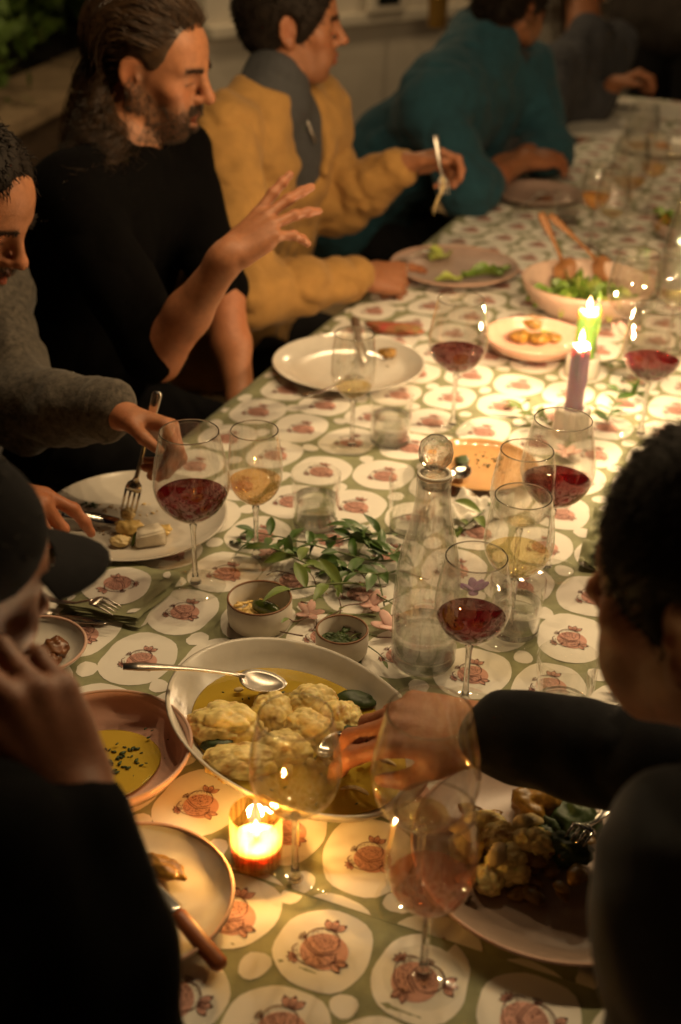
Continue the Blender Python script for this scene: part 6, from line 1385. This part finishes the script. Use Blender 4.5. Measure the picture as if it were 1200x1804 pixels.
p = at(776, 335, 2.795); tag(raw('noodle', *tube(bez(p + V3(0.0, 0, 0.03), p + V3(0.02, 0, 0.01), p + V3(-0.015, 0, -0.02), p + V3(-0.012, 0.0, -0.055), 12), [0.004, 0.007, 0.008, 0.009, 0.008, 0.008, 0.007, 0.007, 0.006, 0.005, 0.004, 0.002], 7, flat=0.5), m_mash, None, loc=p), 'pale strand of food dangling from the raised fork', 'food')

# --- man in the teal fleece leaning on his elbows
H = Head(at(905, 2, 3.62), nrm(V3(0.80, 0.58, -0.16)))
shR = at(762, 182, 3.46); shL = at(930, 128, 3.80); mid = (shR + shL) / 2; nb = at(854, 92, 3.64); hip = mid - TW * 0.36 - TS * 0.05; hip[2] = 0.59
elR = at(828, 338, 3.38); wrR = at(925, 282, 3.56); elL = at(966, 268, 3.74); wrL = at(885, 290, 3.55)
lg = seated_legs(hip, TW, TS, reach=0.46)
o, V = person('person in a teal fleece turned away, leaning on crossed forearms at the table', H, nb, hip, shR, shL, elR, elL, wrR, wrL, [dict(w=wrR, y=V3(0.8, 0.5, 0), z=V3(0, -0.3, 1), side='R', curl=RELAX), dict(w=wrL, y=V3(-0.75, -0.5, 0), z=V3(0, 0.2, 1), side='L', curl=RELAX)], SKB, 0.006, dict(), dict(beard=0.5), lg)
short_hair(H, o, m_hair, 2600, 15, 0.035, front=0.050, thick=0.020, h=0.007, rad=0.0018, curl=0.9, grow=2.0)
garment('fleece', torso(nb, hip, shR, shL, 0.028) + [_cap(at(778, 172, 3.50), at(836, 66, 3.69), 0.105, 0.085, 0.05), _cap(at(778, 172, 3.50), hip * 0.5 + mid * 0.5, 0.10, 0.12, 0.05)] + sleeve(shR, elR, wrR, 0.25, 0.022, 0.050) + sleeve(shL, elL, wrL, 0.30, 0.022, 0.046) + [_cap(nb - V3(0, 0, 0.02), nb + V3(0.015, 0.01, 0.035), 0.085, 0.080, 0.04), _sub(_ell(nb + V3(0.085, 0.055, 0.03), V3(0.065, 0.065, 0.14), None, 0.02)), _sub(_ell(nb + V3(0.03, 0.02, 0.10), V3(0.07, 0.07, 0.06), None, 0.01)), _cap(hip - TS * 0.09, hip + TS * 0.09, 0.14, 0.14, 0.04)], m_teal, o, 0.008, folds(0.012, 12, 27), 0.016)
garment('shirt', torso(nb, hip, shR, shL, 0.014), m_collar, o, 0.009)
trousers(o, lg, m_trou, hip, TS, 4)

# --- diner beyond, long hair, hands over the table
H = Head(at(1040, -62, 4.45), nrm(V3(0.80, 0.55, -0.1)))
shR = at(975, 120, 4.28); shL = at(1085, 75, 4.62); mid = (shR + shL) / 2; nb = mid + V3(0, 0, 0.05); hip = mid - TW * 0.10; hip[2] = 0.59
elR = at(965, 265, 4.15); wrR = at(1028, 258, 4.22); elL = at(1040, 205, 4.50); wrL = at(1083, 148, 4.36)
lg = seated_legs(hip, TW, TS)
o, V = person('person with long hair in a dark striped shirt at the far end, hand raised', H, nb, hip, shR, shL, elR, elL, wrR, wrL, [dict(w=wrR, y=V3(0.9, -0.2, -0.1), z=V3(0, -0.2, 1), side='R', curl=RELAX), dict(w=wrL, y=V3(0.75, -0.3, 0.45), z=V3(-0.4, 0.2, 0.8), side='L', curl=PINCH)], SKB, 0.0065, dict(), dict(), lg)
collide_axis = nb.copy(); long_hair(H, o, m_hairb, torso(nb, hip, shR, shL, 0.012), 420, 5, 0.20)
a_ = H.p(0.083, 0.0, -0.045); raw('earring', *blobV(a_, (0.012, 0.012, 0.012), 2, 0.0), m_silver, o)
garment('shirt', torso(nb, hip, shR, shL, 0.014) + sleeve(shR, elR, wrR, 0.55, 0.010, 0.04) + sleeve(shL, elL, wrL, 0.8, 0.010, 0.036) + [_cap(hip - TS * 0.08, hip + TS * 0.08, 0.13, 0.13, 0.04)], m_shirt5, o, 0.008, folds(0.007, 11, 29), 0.01)
trousers(o, lg, m_trou, hip, TS, 5)
# --- dark standing figure at the far end
H = Head(V3(1.42, 5.75, 1.66), nrm(V3(-0.5, -0.8, -0.2))); hip = V3(1.42, 5.82, 0.95); nb = V3(1.42, 5.80, 1.46); rt = nrm(V3(-0.85, 0.5, 0))
shR = nb + rt * 0.20 - UPZ * 0.05; shL = nb - rt * 0.20 - UPZ * 0.05; elR = shR + rt * 0.05 - UPZ * 0.31; elL = shL - rt * 0.05 - UPZ * 0.31; wrR = elR + V3(-0.03, -0.06, -0.25); wrL = elL + V3(0.0, -0.06, -0.25)
lg = [(hip + rt * q * 0.09, V3(hip[0], hip[1], 0.5) + rt * q * 0.1, 0.10, 0.07) for q in (-1, 1)] + [(V3(hip[0], hip[1], 0.5) + rt * q * 0.1, V3(hip[0], hip[1], 0.1) + rt * q * 0.1, 0.07, 0.05) for q in (-1, 1)]
o, V = person('person in dark clothes standing in shadow beyond the far end of the table', H, nb, hip, shR, shL, elR, elL, wrR, wrL, [dict(w=wrR, y=V3(0, 0, -1), z=rt, side='R', curl=RELAX), dict(w=wrL, y=V3(0, 0, -1), z=-rt, side='L', curl=RELAX)], SKB, 0.008, dict(), dict(), None, loc=V3(hip[0], hip[1], 0))
short_hair(H, o, m_hair, 800, 17, 0.03, h=0.008)
garment('coat', torso(nb, hip, shR, shL, 0.03) + sleeve(shR, elR, wrR, 0.95, 0.016) + sleeve(shL, elL, wrL, 0.95, 0.016) + [_cap(hip - rt * 0.07, hip + rt * 0.07, 0.16, 0.16, 0.04)], m_coat, o, 0.010, folds(0.01, 9, 31), 0.012)
garment('trousers', [_cap(a, b, ra, rb, 0.02) for a, b, ra, rb in lg], m_trou, o, 0.010)

# --- man in the cap, near left, chin on hand
fc = nrm(V3(0.67, 0.68, -0.34)); H = Head(at(-132, 1032, 0.99), fc, sc=0.95)
fh = nrm(V3(fc[0], fc[1], 0)); rt = V3(fh[1], -fh[0], 0); nb = H.c - fh * 0.10 + V3(0, 0, -0.115); shR = nb + rt * 0.185 + V3(0, 0, 0.0); shL = nb - rt * 0.185 - V3(0, 0, 0.04); hip = nb - fh * 0.22; hip[2] = 0.59
elR = V3(-0.165, 0.62, 0.815); wrR = at(140, 1424, 0.925); elL = shL + fh * 0.04 - V3(0, 0, 0.29); wrL = elL + fh * 0.05 + rt * 0.22
lg = seated_legs(hip, fh, rt, reach=0.40)
HR7 = dict(w=wrR, y=V3(-0.42, 0.22, 0.88), z=V3(0.62, -0.70, 0.35), side='R', curl=[(0.55, 0.75, 0.35), (0.7, 0.9, 0.5), (0.8, 1.0, 0.6), (0.85, 1.0, 0.6)], thumb=((0.6, 0.75, -0.2), (0.2, 0.95, -0.2)), s=1.05)
o, V = person('person in a dark cap at the lower left, resting chin on hand', H, nb, hip, shR, shL, elR, elL, wrR, wrL, [HR7, dict(w=wrL, y=fh, z=UPZ, side='L', curl=RELAX)], SK_SHADED, 0.005, dict(), dict(beard=0.4), lg)
short_hair(H, o, m_hair, 900, 19, 0.006, h=0.006, thick=0.008)
cp = raw('cap', *skin([H.ell((0, -0.014, 0.048), (0.087, 0.110, 0.080), 0.01), _sub(H.ell((0, 0.0, -0.135), (0.2, 0.25, 0.155), 0.006))], 0.005, lambda P: 0.0012 * fbm(P, 30, 4, 2), 0.003), m_capc, o)
bv, bf = [], []
for lay in (0, 1):
    for i in range(9):
        for j in range(13):
            t = i / 8; a = (j / 12 - 0.5) * 2.3; rr = 0.086 + t * 0.072 * (math.cos(a * 0.62)); x, y = math.sin(a) * (0.088 + t * 0.004), 0.012 + math.cos(a) * rr + 0.004
            bv.append(H.p(x, y, 0.046 - 0.014 * t - 0.9 * x * x * (1.2 + t) - 0.003 * lay))
for lay in (0, 1):
    for i in range(8):
        for j in range(12):
            q = lay * 117 + i * 13 + j; f = (q, q + 1, q + 14, q + 13); bf.append(f[::-1] if lay else f)
for j in range(12): bf.append((104 + j, 105 + j, 117 + 105 + j, 117 + 104 + j))
raw('brim', bv, bf, m_capc, cp); raw('button', *blobV(H.p(0, -0.014, 0.129), (0.007, 0.007, 0.005), 2, 0), m_capc, cp)
garment('jumper', torso(nb, hip, shR, shL, 0.022) + sleeve(shR, elR, wrR, 0.93, 0.014, 0.040) + sleeve(shL, elL, wrL, 0.93, 0.014, 0.040) + [_cap(hip - rt * 0.08, hip + rt * 0.08, 0.14, 0.14, 0.04), _cap(nb, nb + V3(0, 0, 0.03), 0.08, 0.07, 0.03)], m_dark, o, 0.007, folds(0.012, 12, 33), 0.014)
trousers(o, lg, m_trou, hip, rt, 6)
# --- man reaching in from the right
fc = nrm(V3(-0.72, 0.69, -0.20)); H = Head(at(1285, 1042, 0.935), fc)
fh = nrm(V3(fc[0], fc[1], 0)); rt = V3(fh[1], -fh[0], 0); nb = H.c - fh * 0.075 + V3(0.01, 0, -0.13); shL = nb - rt * 0.15 + V3(0.022, -0.015, -0.005); shR = nb + rt * 0.19 - V3(0, 0, 0.02); hip = nb - fh * 0.16; hip[2] = 0.59
elR = V3(0.425, 0.890, 0.905); wrR = at(862, 1292, 1.275); elL = shL + V3(-0.02, -0.07, -0.26); wrL = elL - fh * 0.02 + rt * 0.12 - V3(0, 0, 0.20)
lg = seated_legs(hip, fh, rt, reach=0.40)
HR8 = dict(w=wrR, y=V3(-0.93, 0.22, -0.06), z=V3(-0.05, -0.25, 1.0), side='R', curl=[(0.42, 0.50, 0.25), (0.52, 0.68, 0.35), (0.65, 0.85, 0.45), (0.75, 0.95, 0.5)], thumb=((0.35, 0.90, -0.45), (-0.15, 0.95, -0.40)), s=1.06)
o, V = person('person with short curly dark hair on the right, seen from behind, reaching over the platter', H, nb, hip, shR, shL, elR, elL, wrR, wrL, [HR8, dict(w=wrL, y=V3(0, 0, -1), z=-rt, side='L', curl=RELAX)], SKA, 0.0048, dict(), dict(beard=0.25), lg)
short_hair(H, o, m_hair, 6000, 21, 0.010, front=0.060, thick=0.014, h=0.005, rad=0.0007, curl=0.45, grow=0.45)
garment('jumper', torso(nb, hip, shR, shL, 0.014) + sleeve(shR, elR, wrR, 0.965, 0.010, 0.040) + [_cap(hip - rt * 0.08, hip + rt * 0.08, 0.13, 0.13, 0.04)], m_navy, o, 0.006, folds(0.011, 14, 35), 0.014)
garment('waistcoat', torso(nb, hip, shR, shL, 0.026) + sleeve(shL, elL, wrL, 0.6, 0.018, 0.044) + [_cap(hip - rt * 0.08, hip + rt * 0.08, 0.14, 0.14, 0.04), _sub(_ell(nb + fh * 0.10, V3(0.11, 0.11, 0.35), None, 0.02))], m_denim, o, 0.007, folds(0.015, 11, 36), 0.018)
trousers(o, lg, m_trou, hip, rt, 7)
